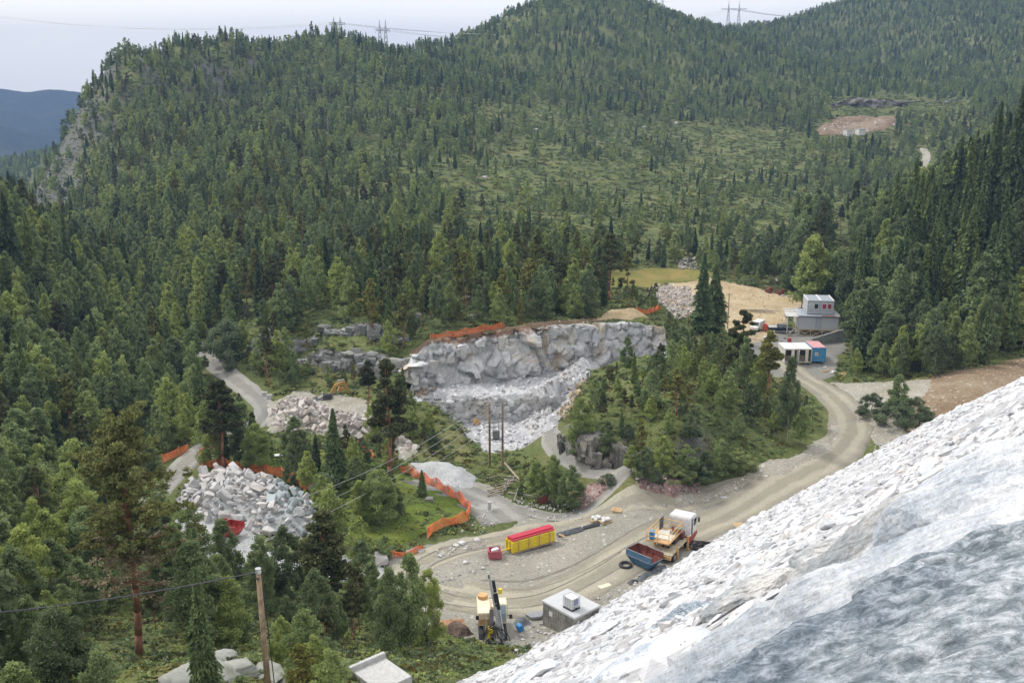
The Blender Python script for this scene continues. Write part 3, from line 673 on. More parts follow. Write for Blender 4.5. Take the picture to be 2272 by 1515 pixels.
def foreboulder(center, axes, rotm, mat, seed, label, cuts=12, rough=.09, sub=7, lo=.55, hi=.9):
    rng = np.random.default_rng(seed)
    bm = bmesh.new(); bmesh.ops.create_icosphere(bm, subdivisions=sub, radius=1)
    V = np.array([v.co[:] for v in bm.verts]); F = np.array([[v.index for v in f.verts] for f in bm.faces]); bm.free()
    for _ in range(cuts):
        n = rng.normal(size=3); n /= np.linalg.norm(n); d = rng.uniform(lo, hi); k = np.maximum(V @ n - d, 0); V -= k[:, None] * n * .95
    V *= np.array(axes)
    D = np.zeros(len(V)); N = V / (np.linalg.norm(V, axis=1)[:, None] + 1e-9)
    for i, p in enumerate(V):
        q = Vector((p[0] * .35, p[1], p[2])) + Vector((seed * 3.1, 0, 0))
        D[i] = rough * (2.2 * mnoise.noise(q * .9) + 2.2 * abs(mnoise.noise(q * 2.2)) + 1.0 * abs(mnoise.noise(q * 5)) + .45 * mnoise.noise(q * 12) + .25 * mnoise.noise(q * 26))
    V = V + N * D[:, None]
    o = mesh_obj('crest_boulder', V, F, mat, smooth=True); o.location = center; o.rotation_euler = rotm.to_euler()
    return tag(o, label, 'boulder')
def on_dam(u, v, up=0):
    d = dirv(u, v)
    t = np.geomspace(3, 150, 4000); x, y, z = d[0] * t, d[1] * t, CAMZ + d[2] * t
    k = int(np.argmax(z < dam_z(dam_q(x, y)) + up)); return (x[k], y[k], z[k])
def fb(u, v, up, axes, yaw, pit, roll, mat, seed, label, **k):
    m = BASE @ Matrix.Rotation(R(yaw), 3, 'Z') @ Matrix.Rotation(pit, 3, 'Y') @ Matrix.Rotation(roll, 3, 'X')
    foreboulder(on_dam(u, v, up), axes, m, mat, seed, label, **k)
FB = [
 # u, v, lift, half axes (upslope, across, thick), yaw, pitch, roll
 (1880, 1440, .5, (4.6, 1.25, .95), -88, .0, .35, M_slab, 11, 'huge long white streaked slab whose bright ridge crosses the lower right corner'),
 (2200, 1560, .3, (3.0, 1.1, .9), -84, 0, -.5, M_slab_shade, 23, 'dark blue grey boulder in the lower right corner under the bright ridge'),
 (1400, 1490, .2, (3.2, 1.3, .7), -80, 0, .15, M_slab, 35, 'white slab at the bottom edge left of the bright ridge'),
 (1700, 1310, .2, (2.6, 1.5, .6), -82, .05, .1, M_slab3, 47, 'tan speckled slab behind the bright ridge'),
 (2010, 1215, .25, (2.0, 1.0, .6), -80, .05, .2, M_slab3, 59, 'rounded tan and grey boulder upslope of the tan speckled slab'),
 (2230, 1150, .25, (2.4, 1.1, .7), -85, 0, .1, M_slab, 61, 'blue white slab at the right edge above the bright ridge'),
 (1180, 1500, .1, (2.4, 1.3, .5), -75, 0, .2, M_slab, 73, 'whitish slab low on the left of the foreground boulders'),
 (1520, 1375, .15, (1.9, .8, .5), -95, .1, .1, M_slab_shade, 87, 'grey shaded stone between the white slabs'),
 (2260, 1390, .25, (1.6, .8, .8), -100, 0, -.3, M_slab_shade, 95, 'shaded grey green boulder at the right edge below the blue white slab'),
 (1900, 1560, .2, (1.8, .9, .8), -88, 0, -.6, M_slab_shade, 99, 'dark stone wedged under the bright ridge at the bottom edge'),
 (1830, 1235, .1, (1.6, .9, .45), -75, 0, .2, M_slab3, 83, 'low flat tan stone left of the rounded tan and grey boulder'),
 (1330, 1400, .1, (1.7, .9, .45), -85, 0, .1, M_slab, 79, 'pale flat stone just above the bottom left of the foreground slabs'),
]
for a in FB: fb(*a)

# ---------------------------------------------------------------- quarry walls and cliffs
def cliff(name, base, top, mat, seed=1, amp=1.0, cell=(1.6, 1.3), lean=.12, back=1.6, step=.26, label=None, hback=None, flute=0, kind='structure', blocks=None):
    base = np.array(base, float); top = np.array(top, float)     # base (x,y,z) points, top z at each
    seg = np.r_[0, np.cumsum(np.hypot(*np.diff(base[:, :2], axis=0).T))]; n = max(int(seg[-1] / step), 4); s = np.linspace(0, seg[-1], n)
    bx, by, bz, tz = (np.interp(s, seg, a) for a in (base[:, 0], base[:, 1], base[:, 2], top))
    tx, ty = np.gradient(bx), np.gradient(by); k = np.hypot(tx, ty); kk = np.ones(9) / 9
    tx = np.convolve(np.pad(tx / k, 4, 'edge'), kk, 'valid'); ty = np.convolve(np.pad(ty / k, 4, 'edge'), kk, 'valid')
    nx_, ny_ = ty, -tx                                            # towards the camera when base runs left to right
    hh = (tz - bz).max(); m = max(int(hh / step), 3); t = np.linspace(0, 1, m)
    S, T = np.meshgrid(s, t); HH = T * (tz - bz)[None, :]
    rng = np.random.default_rng(seed); ns = int(seg[-1] * hh / (cell[0] * cell[1])) + 3
    sx = rng.uniform(-1, seg[-1] + 1, ns); sz = rng.uniform(-1, hh + 1, ns); off = rng.uniform(0, 1, ns); ga = rng.normal(0, .42, ns); gb = rng.normal(0, .34, ns)
    D = ((S[..., None] + .3 * vnoise(S, HH, 1, 3)[..., None] - sx) / cell[0]) ** 2 + ((HH[..., None] + .3 * vnoise(S, HH, 1, 7)[..., None] - sz) / cell[1]) ** 2
    j = D.argmin(-1); d1 = np.sqrt(D.min(-1)); D.sort(-1); d2 = np.sqrt(D[..., 1])
    disp = amp * (off[j] + ga[j] * (S - sx[j]) + gb[j] * (HH - sz[j])) - .45 * amp * np.exp(-((d2 - d1) / .12) ** 2) + .16 * amp * fbm(S, HH, .9, 3, seed)
    if flute: disp += flute * np.abs(vnoise(S, HH * .15, .9, seed + 2))
    disp += amp * .8 * vnoise(S, HH * .35, 5, seed + 11)
    disp = np.maximum(disp * np.clip(T * 6, .3, 1), -.6)
    X = bx[None, :] + nx_[None, :] * (disp + .5 - lean * HH); Yy = by[None, :] + ny_[None, :] * (disp + .5 - lean * HH); Zz = bz[None, :] + HH
    ext = []
    for q in (.35, 1.0, back):
        xx = X[-1] - nx_ * (q + disp[-1]); yy = Yy[-1] - ny_ * (q + disp[-1]); hz = H(xx, yy) + .1
        ext.append((xx, yy, tz + (hz - tz) * min(1, q / back) * .9 + .05 + .15 * fbm(xx, yy, 1, 2, 3) - (.5 if q == back else 0)))
    X = np.vstack([X] + [e[0] for e in ext]); Yy = np.vstack([Yy] + [e[1] for e in ext]); Zz = np.vstack([Zz] + [e[2] for e in ext])
    i = np.arange(X.size).reshape(X.shape); F = np.stack([i[:-1, :-1], i[:-1, 1:], i[1:, 1:], i[1:, :-1]], -1).reshape(-1, 4)
    o = mesh_obj(name, np.stack([X, Yy, Zz], -1).reshape(-1, 3), F, mat)
    o = tag(o, label, kind=kind)
    if blocks:                       # broken blocks standing proud of the wall
        nb, r0, r1, bm_, asp = blocks; k = rng.integers(0, n, nb); tt = rng.random(nb) ** .9 * .90; js = (tt * (m - 1)).astype(int)
        sz = r0 + (r1 - r0) * rng.random(nb) ** 1.8
        P_ = np.stack([X[js, k] - nx_[k] * sz * .26, Yy[js, k] - ny_[k] * sz * .26, Zz[js, k]], 1); yaw = np.arctan2(ty[k], tx[k])
        prb = [hull_rock('%s block %d_%02d' % (name, seed, q), seed * 31 + q, bm_, npt=16 + q * 2, box=(1, .8, 1), pw=.32) for q in range(8)]
        instancer(name + '_blocks', prb, P_, np.c_[rng.normal(0, .16, nb), rng.normal(0, .14, nb), yaw + rng.normal(0, .22, nb)], np.c_[sz * rng.uniform(.7, 1.3, nb), sz * .46, sz * asp * rng.uniform(.7, 1.3, nb)], rng.integers(0, 8, nb))
    return o
def wall_mat(name, cols, stain, soilz=None, soil=(.2, .12, .08), fine=1.4, st=(.55, .68)):
    m, nt, b = newmat(name)
    n1 = noise_node(nt, .45, 6, .65); n2 = noise_node(nt, fine * 2, 8, .75, sxyz=(1, 1, .6)); n3 = noise_node(nt, .16, 5, .6, sxyz=(1, 1, .35), loc=(9, 2, 4))
    r = ramp(nt, n1.outputs['Fac'], [(.3, cols[0]), (.5, cols[1]), (.7, cols[2])]); r2 = ramp(nt, n2.outputs['Fac'], [(.3, (.62,) * 3), (.7, (1.25,) * 3)])
    o = mixc(nt, 1, r.outputs[0], r2.outputs[0], 'MULTIPLY')
    r3 = ramp(nt, n3.outputs['Fac'], [(st[0], (0, 0, 0)), (st[1], (.8,) * 3)]); o = mixc(nt, r3.outputs[0], o, stain)
    if soilz is not None:
        t = nd(nt, 'ShaderNodeTexCoord'); s = nd(nt, 'ShaderNodeSeparateXYZ'); nt.links.new(t.outputs['Object'], s.inputs[0])
        # soil line rises to the right with the rim: z - .05 x
        a = nd(nt, 'ShaderNodeMath', operation='MULTIPLY_ADD'); nt.links.new(s.outputs[0], a.inputs[0]); a.inputs[1].default_value = soilz[1]; nt.links.new(s.outputs[2], a.inputs[2])
        nn = noise_node(nt, .8, 5, .7); a2 = nd(nt, 'ShaderNodeMath', operation='MULTIPLY_ADD'); nt.links.new(nn.outputs['Fac'], a2.inputs[0]); a2.inputs[1].default_value = 3.2; nt.links.new(a.outputs[0], a2.inputs[2])
        mr = nd(nt, 'ShaderNodeMapRange'); mr.inputs[1].default_value = soilz[0] + 2.1; mr.inputs[2].default_value = soilz[0] + 2.7; nt.links.new(a2.outputs[0], mr.inputs[0])
        o = mixc(nt, mr.outputs[0], o, soil)
    nt.links.new(o, b.inputs['Base Color']); b.inputs['Roughness'].default_value = .9
    bump(nt, b, n2.outputs['Fac'], .8, .15); return m
FTOPV = [812, 792, 764, 742, 732, 720, 714, 706, 716]
ftop = [float(at_y(u, v, p[1] + .6)[2]) for (u, v), p in zip([(893,812),(915,790),(960,757),(1050,740),(1150,730),(1225,722),(1300,718),(1390,712),(1470,722)], FACE)]
M_face = wall_mat('blasted grey rock', [(.42, .43, .435), (.58, .585, .585), (.72, .72, .71)], (.56, .44, .28), soilz=(8.0, -.045), st=(.52, .64))
M_face2 = wall_mat('lower quarry rock', [(.38, .385, .38), (.52, .52, .52), (.66, .66, .65)], (.38, .33, .26), st=(.58, .72))
M_blk = stone_mat('blasted block', [(.42, .43, .44), (.55, .555, .56), (.64, .64, .64), (.70, .70, .69), (.50, .47, .42), (.60, .60, .60)], rust=.12, rustc=(.46, .38, .26))
M_dblk = stone_mat('dark cliff block', [(.12, .115, .105), (.19, .18, .165), (.26, .245, .22), (.31, .285, .24)], rust=.2, rustc=(.10, .13, .05))
M_oblk = stone_mat('outcrop block', [(.15, .15, .145), (.22, .22, .215), (.32, .32, .30)], rust=.4, rustc=(.34, .37, .25))
cliff('quarry_face', [(x, y, 1.0) for x, y in FACE], ftop, M_face, 7, 1.25, cell=(1.7, 2.0), blocks=(300, .3, 1.15, M_blk, 1.0))
cliff('quarry_face', [(x, y, -2.6) for x, y in LEDGE], [1.6, 1.6, 1.6, 1.6, 1.9, 2.4], M_face2, 8, .6, cell=(1.2, 1.0), blocks=(170, .3, .9, M_blk, .8))
M_cliffb = wall_mat('brown grey cliff rock', [(.11, .105, .10), (.18, .165, .15), (.26, .24, .22)], (.30, .27, .19), st=(.5, .66))
def cl(name, pix, z0s, tops, mat, seed, **k):
    B = [at_z(u, v, z)for (u, v), z in zip(pix, z0s)]
    return cliff(name, B, tops, mat, seed, **k)
def tcliff(name, key, mat, seed, **k):
    f = np.array(CLF[key]); f = np.stack([np.interp(np.linspace(0, len(f) - 1, 24), range(len(f)), f[:, j]) for j in (0, 1)], 1); L = np.hypot(f[:, 0], f[:, 1])[:, None]; bk = f * (1 + 1.6 / L)
    b0 = H(f[:, 0] * (1 - 1.0 / L[:, 0]), f[:, 1] * (1 - 1.0 / L[:, 0])) - .5; tp_ = np.maximum(H(bk[:, 0], bk[:, 1]) + .15 - .9 * np.abs(vnoise(f[:, 0], f[:, 1], 3, seed)), b0 + .8)
    return cliff(name, np.c_[f, b0], tp_, mat, seed, **k)
tcliff('knoll_cliff', 'knoll', M_cliffb, 9, amp=.6, cell=(.8, 2.0), flute=.5, lean=.1, back=1.5, blocks=(150, .35, .95, M_dblk, 1.8))
M_out = wall_mat('lichened outcrop rock', [(.13, .13, .125), (.21, .205, .20), (.31, .31, .29)], (.36, .38, .28), st=(.5, .7))
tcliff('rock_outcrop', 'o1', M_out, 21, amp=1.2, cell=(2.0, 1.4), lean=.2, back=3, blocks=(110, .6, 2.0, M_oblk, .8)); tcliff('rock_outcrop', 'o2', M_out, 22, amp=1.2, cell=(1.8, 1.6), lean=.2, back=3, blocks=(60, .6, 1.8, M_oblk, .8))
tcliff('rock_outcrop', 'o3', M_out, 23, amp=1.1, cell=(1.8, 1.5), lean=.2, back=3, blocks=(80, .6, 1.7, M_oblk, .8))
tcliff('rock_outcrop', 'o4', M_cliffb, 24, amp=2.4, cell=(5, 2.5), step=.8, lean=.3, back=5); tcliff('rock_outcrop', 'o5', M_out, 25, amp=2.4, cell=(5, 2.5), step=.8, lean=.3, back=5)

# ---------------------------------------------------------------- boulder piles
def lab(xs, k): return xs[k % len(xs)]
def pile(name, pix, mat, seed, n, rmin, rmax, height, label, group, nind=150, mats2=None, right_mat=None, base_mat=None, z=0, sub=3, rw=3.0):
    poly = zpoly(pix, z); p = np.array(poly); rng = np.random.default_rng(seed)
    sheet('rubble', poly, base_mat or M_greygravel, .4, .05, .3, 3, rise=height * .8, rw=rw, seed=seed, rnd=.2)
    pr = [hull_rock('pile rock', seed * 50 + i, mat, npt=11 + 2 * i, box=(1, .62 + .04 * (i % 6), .5 + .06 * (i % 5)), pw=.45) for i in range(12)]
    pr2 = [q.data.copy() for q in pr]
    if right_mat:
        for q in pr2: q.materials[0] = right_mat
    placed = []; tries = 0
    while len(placed) < n and tries < 14000:
        tries += 1
        x, y = rng.uniform(p[:, 0].min(), p[:, 0].max()), rng.uniform(p[:, 1].min(), p[:, 1].max())
        if not inpoly(np.array([x]), np.array([y]), poly)[0]: continue
        r = rng.uniform(rmin, rmax) ** 1.0
        if any((x - a) ** 2 + (y - b) ** 2 < (.62 * (r + c)) ** 2 for a, b, c in placed): continue
        placed.append((x, y, r))
    cut_ = sorted(q[2] for q in placed)[-min(nind, len(placed))]; small = []
    for x, y, r in placed:
        d = float(near_edge(np.array([x]), np.array([y]), poly)[0]); t = min(d / rw, 1); up = t * t * (3 - 2 * t) * height
        i = rng.integers(0, 12); u, v, _ = project(x, y, 0)
        isb = right_mat is not None and float(u) > 600 and rng.random() < .75
        if r < cut_: small.append((x, y, h1(x, y) + up + r * .42 + .1, r, i)); continue
        o = bpy.data.objects.new(name, pr2[i] if isb else pr[i].data); COL.objects.link(o)
        o.location = (x, y, h1(x, y) + up + r * .42 + .1); o.scale = (r * rng.uniform(1, 1.25), r * rng.uniform(.85, 1.1), r * rng.uniform(.8, 1.05))
        o.rotation_euler = (rng.uniform(0, 6.28), rng.uniform(-.9, .9), rng.uniform(0, 6.28))
        tag(o, right_mat and isb and 'blue grey boulder at the right side of the big white rock pile' or label, 'boulder', right_mat and isb and 'blue grey boulders in the big rock pile' or group)
    if small:
        q = np.array(small); pr3 = [bpy.data.objects.new('small_rock_%02d' % k, pr[k].data) for k in range(12)]
        instancer('small_boulders', pr3, q[:, :3], rot_attr(len(q), rng), np.c_[q[:, 3], q[:, 3], q[:, 3] * .9], q[:, 4].astype(int))
    return poly
PILE1 = pile('boulder', [(398,1100),(440,1072),(490,1062),(560,1068),(620,1085),(665,1105),(712,1150),(700,1185),(640,1198),(560,1190),(500,1165),(430,1160),(395,1130)], M_pile, 3, 420, .40, 1.12, 1.9,
     'white angular boulder heaped in the pile beside the orange mesh fence', 'boulders of the big white rock pile', 185, right_mat=M_bluestone)
PILE2 = pile('boulder', [(598,925),(640,900),(700,905),(760,925),(830,945),(880,960),(930,990),(900,1000),(830,975),(760,975),(690,960),(620,960)], M_pink, 4, 330, .36, 1.0, 1.6,
     'pinkish white boulder in the pile beyond the forest road', 'boulders piled beyond the forest road', 85, base_mat=M_tan, z=-.4)
def single_rock(u, v, r, mat, seed, label, name='boulder', flat=.8, group=None, sink=.2):
    x, y, z = ground_at(u, v); q = hull_rock(name, seed, mat, npt=20, pw=.45); COL.objects.link(q)
    q.location = (x, y, z + r * (.45 - sink)); q.scale = (r, r * .9, r * flat); q.rotation_euler = (0, 0, seed * 1.3); return tag(q, label, 'boulder', group)
single_rock(845, 1246, 1.5, M_pile, 301, 'large grey and white boulder left of the yard under the orange netting')
single_rock(812, 1240, .8, M_pile, 302, 'smaller pale boulder next to the large grey one at the yard corner')
single_rock(935, 1225, .55, M_pile, 303, 'white rock beside the shrubs at the near end of the yard verge')
single_rock(1012, 1213, .5, M_pile, 304, 'white rock on the verge left of the track turnoff')
single_rock(1025, 1208, .6, M_pile, 305, 'roundish white rock next to the track turnoff verge')
single_rock(1058, 1202, .6, M_pile, 306, 'flat white rock at the right end of the verge')
single_rock(952, 1112, .8, M_dark, 307, 'grey boulder on the bright grass beside the small spruce')
single_rock(1032, 1250, .45, M_pile, 308, 'lone whitish rock in the gravel strip left of the red crate')
for i, (u, v, r) in enumerate([(2022,958,1.1),(2052,950,1.2),(2048,966,.8),(2075,958,1.0),(2030,944,.7),(2090,948,.7)]):
    single_rock(u, v, r, M_yel, 320 + i, 'yellow stained boulder heaped against the toe of the dam by the brown bank', group='yellow boulders at the toe of the dam')
for i, u in enumerate(range(1725, 1790, 11)):
    single_rock(u, 657 + (i % 3), .55 + .1 * (i % 2), M_pink, 340 + i, 'small pale rock in the row edging the sandy fill behind the cabin', group='row of rocks edging the sandy fill')
for i, (u, v, r, s) in enumerate([(440,1505,2.2,.5),(520,1492,2.0,.45),(590,1500,1.8,.5),(640,1512,1.5,.5),(470,1475,1.6,.5)]):
    x, y, z = ground_at(u, v); q = rock_mesh('rock_outcrop', 360 + i, stone_mat('lichen rock', [(.22, .225, .19), (.34, .345, .31)], rust=.55, rustc=(.12, .13, .06), fine=2.5), sub=4, cuts=10, rough=.02)
    COL.objects.link(q); q.location = (x, y, z - .1); q.scale = (r, r * .8, r * s); q.rotation_euler = (0, .1, i)
    tag(q, lab(['lichen covered rock hump at the bottom edge left of the wooden pole', 'pale rock hump just left of the wooden pole foot', 'lichen covered rock at the foot of the wooden pole',
                'flat rock right of the wooden pole foot', 'dark mossy rock hump behind the lichen covered ones'], i), 'rock outcrop')
for i, (u, v, r) in enumerate([(640,725,1.6),(720,735,1.8),(850,675,1.8),(890,690,1.3),(925,705,1.2),(1050,708,1.3),(985,660,1.2),(760,690,1.5),(600,740,1.4),(530,590,1.5),(1175,640,1.2),(560,575,1.6),(1040,665,1),(1430,285,2),(1325,325,2),(1190,290,1.6),(1075,396,1.5),(1360,57,3),(690,175,3.5),(640,190,3),(1250,300,1.4),(1500,275,2),(1725,625,1.2)]):
    single_rock(u, v, r, M_dark if v > 560 and u < 1100 else M_pink, 400 + i, 'lichened grey boulder standing out between the trees on the hillside', group='boulders among the hillside trees')
# loose stones: nobody counts these
def scatter(name, pols, n, rmin, rmax, mat, seed, pr=None, z=None, hf=None, up=0.0):
    rng = np.random.default_rng(seed); P = []
    for poly, m in zip(pols, n):
        p = np.array(poly); x = rng.uniform(p[:, 0].min(), p[:, 0].max(), m * 6); y = rng.uniform(p[:, 1].min(), p[:, 1].max(), m * 6)
        k = inpoly(x, y, poly); x = x[k][:m]; y = y[k][:m]; P.append(np.c_[x, y, (hf or H)(x, y) + .1 + up])
    P = np.vstack(P); s = rmin + (rmax - rmin) * rng.random(len(P)) ** 3
    return instancer(name, pr or [hull_rock('%s kind_%d' % (name, i), seed * 7 + i, mat, npt=14) for i in range(6)], P, rot_attr(len(P), rng), np.c_[s, s * .85, s * .7], rng.integers(0, 6, len(P)))
scatter('quarry_rubble', [BENCH, PIT, zpoly([(1180,845),(1310,810),(1330,840),(1290,885),(1200,885)], 2), zpoly([(1050,930),(1250,910),(1290,930),(1180,985),(1060,970)], -2.2)], [700, 420, 500, 350], .12, .75, M_rip, 51, up=.12)
SPO = zpoly([(1130,905),(1180,872),(1240,832),(1300,808),(1340,812),(1330,840),(1290,880),(1260,925),(1230,945),(1170,935)], 1)
sheet('quarry_spoil', SPO, M_blast, .4, .1, .4, 3, rise=2.0, rw=4, seed=61, rnd=.5)
def Hs(x, y):
    d = near_edge(x, y, SPO); up = np.clip(d / 4, 0, 1); return H(x, y) + 2.0 * up * up * (3 - 2 * up)
scatter('spoil_stones', [SPO], [900], .14, .7, M_pile, 62, up=.1, hf=Hs)
scatter('tan_rubble', [zpoly([(1240,930),(1255,880),(1290,840),(1312,850),(1290,900),(1262,950)], 1)], [200], .15, .8, M_yel, 63, up=.6)
scatter('rock_spoil', [G([(1450,632),(1530,640),(1545,680),(1540,712),(1500,712),(1480,690),(1440,655)]), G([(1500,578),(1545,575),(1550,600),(1510,600)])], [700, 120], .3, .85, M_pink, 52, up=.3)
scatter('loose_stones', [G([(640,862),(730,872),(790,885),(780,905),(660,885)]), G([(560,1180),(700,1190),(740,1250),(700,1290),(500,1260),(400,1200)]),
    G([(1500,1098),(1640,1062),(1800,1000),(1850,960),(1862,985),(1800,1030),(1650,1085),(1500,1122)]), G([(950,1230),(1080,1195),(1085,1210),(960,1245)]),
    G([(880,1320),(1060,1260),(1090,1240),(1080,1262),(960,1300)]), G([(1130,1100),(1290,1100),(1300,1150),(1180,1150)]), G([(1900,930),(2000,950),(2020,990),(1930,1000)]),
    G([(1500,1280),(1580,1220),(1680,1160),(1720,1150),(1600,1240),(1500,1310)]), G([(1120,1430),(1250,1340),(1420,1290),(1480,1280),(1300,1400),(1150,1460)]),
    G([(860,1240),(760,1215),(740,1240),(800,1290),(860,1290)]), G([(960,1170),(1060,1190),(1130,1150),(1080,1140)])],
    [200, 500, 380, 140, 160, 200, 160, 320, 420, 260, 90], .07, .36, M_pile, 53)
scatter('red_rubble', [zpoly([(1425,1100),(1480,1088),(1550,1080),(1560,1090),(1500,1108),(1430,1128),(1405,1128)]), zpoly([(1285,1092),(1330,1088),(1362,1105),(1340,1122),(1300,1128),(1275,1112)])], [420, 220], .1, .34,
    stone_mat('pink stone', [(.27, .19, .18), (.38, .29, .27), (.46, .41, .38)]), 54, up=.42)
scatter('bank_stones', [G([(1890,860),(2272,800),(2400,800),(2272,870),(2080,935),(1960,900)])], [900], .06, .3, M_yel, 55)

scatter('scree_stones', [G([(893,805),(915,790),(940,790),(955,830),(970,868),(930,885),(900,870)])], [260], .12, .7, stone_mat('brown scree', [(.30, .24, .19), (.42, .37, .32), (.52, .49, .45)]), 64, up=.35)

scatter('cutting_stones', [G([(1820,296),(1862,266),(1900,260),(1985,264),(1990,275),(1950,290),(1910,300)])], [260], .3, 2.0, M_pink, 65, up=.1)

scatter('pad_stones', [G([(1480,632),(1640,636),(1760,658),(1840,640),(1750,700),(1740,740),(1640,760),(1600,720),(1500,700)])], [420], .08, .5, M_yel, 66)
scatter('yard_pebbles', [yard_poly], [1500], .03, .15, M_pile, 67, up=.03)
# ================================================================ TREES
def leafmat(name, cols, trans=.25, rnd=.45):
    m, nt, b = newmat(name); nt.nodes.remove(b); out = nt.nodes['Material Output']
    at = nd(nt, 'ShaderNodeAttribute', attribute_name='tint')
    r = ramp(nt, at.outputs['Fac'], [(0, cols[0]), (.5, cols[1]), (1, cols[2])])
    oi = nd(nt, 'ShaderNodeObjectInfo'); r2 = ramp(nt, oi.outputs['Random'], [(0, (1 - rnd, 1 - rnd, 1 - rnd * .8)), (.5, (1, 1, 1)), (1, (1 + rnd, 1 + rnd * .7, 1 - rnd * .2))])
    c = mixc(nt, 1, r.outputs[0], r2.outputs[0], 'MULTIPLY')
    d = nd(nt, 'ShaderNodeBsdfDiffuse'); t = nd(nt, 'ShaderNodeBsdfTranslucent'); mx = nd(nt, 'ShaderNodeMixShader'); mx.inputs[0].default_value = trans
    nt.links.new(c, d.inputs[0]); nt.links.new(c, t.inputs[0]); nt.links.new(d.outputs[0], mx.inputs[1]); nt.links.new(t.outputs[0], mx.inputs[2])
    nt.links.new(mx.outputs[0], out.inputs[0]); return m
L_SPR = leafmat('spruce needles', [(.066, .098, .050), (.115, .165, .078), (.19, .25, .112)], .15)
L_PIN = leafmat('pine needles', [(.10, .115, .052), (.165, .185, .080), (.25, .265, .115)], .15)
L_BIR = leafmat('birch leaves', [(.14, .185, .088), (.24, .31, .14), (.37, .45, .21)], .35)
L_WIL = leafmat('willow leaves', [(.13, .17, .095), (.21, .27, .15), (.31, .37, .21)], .35)
L_YEL = leafmat('yellowing leaves', [(.20, .22, .02), (.32, .33, .03), (.45, .42, .06)], .3)
L_DRY = leafmat('lichened twigs', [(.14, .13, .11), (.24, .22, .19), (.36, .35, .31)], .05)
L_BRN = leafmat('brown needles', [(.075, .062, .038), (.105, .090, .055), (.13, .125, .065)], .1)
B_PIN = simple('pine bark', (.36, .17, .10), .9, var=.35, scale=2.5, dirt=(.12, .09, .07)); B_SPR = simple('spruce bark', (.10, .08, .065), .95, var=.3)
B_BIR = simple('birch bark', (.36, .34, .30), .8, var=.3, scale=4, dirt=(.10, .09, .08)); B_DRY = simple('dead wood', (.30, .27, .24), .9, var=.3)

def leaves(C, D, L, Wd, tint, rng):
    """diamond-shaped leaf faces: centres C, long axes D (unit), length L, width Wd"""
    n = len(C); r = rng.normal(size=(n, 3)); S = np.cross(D, r); S /= np.linalg.norm(S, axis=1)[:, None] + 1e-9
    L = np.broadcast_to(L, n)[:, None] / 2; Wd = np.broadcast_to(Wd, n)[:, None] / 2
    V = np.stack([C - D * L, C + S * Wd - D * L * .1, C + D * L, C - S * Wd + D * L * .15], 1).reshape(-1, 3)
    return V, np.arange(4 * n).reshape(n, 4), tint
def unit(a): return a / (np.linalg.norm(a, axis=1)[:, None] + 1e-9)
def spruce_crown(rng, n, wr=.20, lf=.05, droop=.35, top=.0, base=.06, whorl=26, thin=0.0, cut=None):
    """unit height 1"""
    t = rng.random(n) ** .80; t = 1 - t; t = base + (1 - base) * t           # more low down
    wv = 1 - .40 * ((t * whorl) % 1)
    az = rng.uniform(0, 6.283, n); tab = rng.uniform(.45, 1.2, (whorl + 2, 9)); lump = tab[np.floor(t * whorl).astype(int), (az / 6.2832 * 9).astype(int) % 9] * (1 + .12 * np.sin(az * 3 + t * 9))
    prof = np.minimum((1 - t) ** .80, .22 + 2.6 * t) * wr
    Rr = prof * wv * lump; q = rng.random(n) ** .45; rr = Rr * q + .003
    z = t - droop * rr * (.4 + .6 * q) + rng.normal(0, .004, n)
    C = np.c_[rr * np.cos(az), rr * np.sin(az), z]
    D = unit(np.c_[np.cos(az), np.sin(az), -droop - .25 + rng.normal(0, .25, n)] + rng.normal(0, .3, (n, 3)))
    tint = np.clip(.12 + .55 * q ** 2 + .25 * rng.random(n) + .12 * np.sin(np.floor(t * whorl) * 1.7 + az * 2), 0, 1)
    sz = lf * (.55 + .6 * (1 - t)) * rng.uniform(.7, 1.3, n)
    return leaves(C, D, sz, sz * .42, tint, rng)
def blob_crown(rng, n, blobs, lf, flat=.75, up=.2):
    """leaf faces on the shells of many small blobs; blobs = (x, y, z, r)"""
    B = np.array(blobs); w_ = B[:, 3] ** 2; k = rng.choice(len(B), n, p=w_ / w_.sum())
    d = unit(rng.normal(size=(n, 3))); q = rng.random(n) ** .5
    C = B[k, :3] + d * (B[k, 3] * q)[:, None] * np.array([1, 1, flat])
    D = unit(d + rng.normal(0, .8, (n, 3)) + np.array([0, 0, up]))
    bt = rng.random(len(B)) * .5
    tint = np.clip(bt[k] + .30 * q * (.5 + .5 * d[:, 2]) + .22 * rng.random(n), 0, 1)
    sz = lf * rng.uniform(.65, 1.35, n)
    return leaves(C, D, sz, sz * .55, tint, rng)
def birch_blobs(rng, nb, wr, base=.22, point=.55):
    out = []
    for _ in range(nb):
        t = base + (1 - base) * rng.random() ** .9; u = (t - base) / (1 - base)
        R_ = wr * (math.sin(math.pi * min(1, .12 + .88 * u ** point)) ** .7 + .10); a = rng.uniform(0, 6.283); r = R_ * rng.uniform(.15, 1) ** .6
        out.append((r * math.cos(a), r * math.sin(a), min(t, .97), rng.uniform(.05, .09) * (1.2 - .6 * u) * (wr / .2) ** .5))
    return out
def pine_blobs(rng, nb, wr, base=.42):
    out = []
    for _ in range(nb):
        u = rng.random(); t = base + (1 - base) * u; a = rng.uniform(0, 6.283)
        R_ = wr * (1 - u ** 1.7) ** .8 * rng.uniform(.5, 1.1) + .01; r = R_ * rng.uniform(.45, 1)
        out.append((r * math.cos(a), r * math.sin(a), t + .12 * r, rng.uniform(.035, .06) * (1.15 - .4 * u)))
    return out
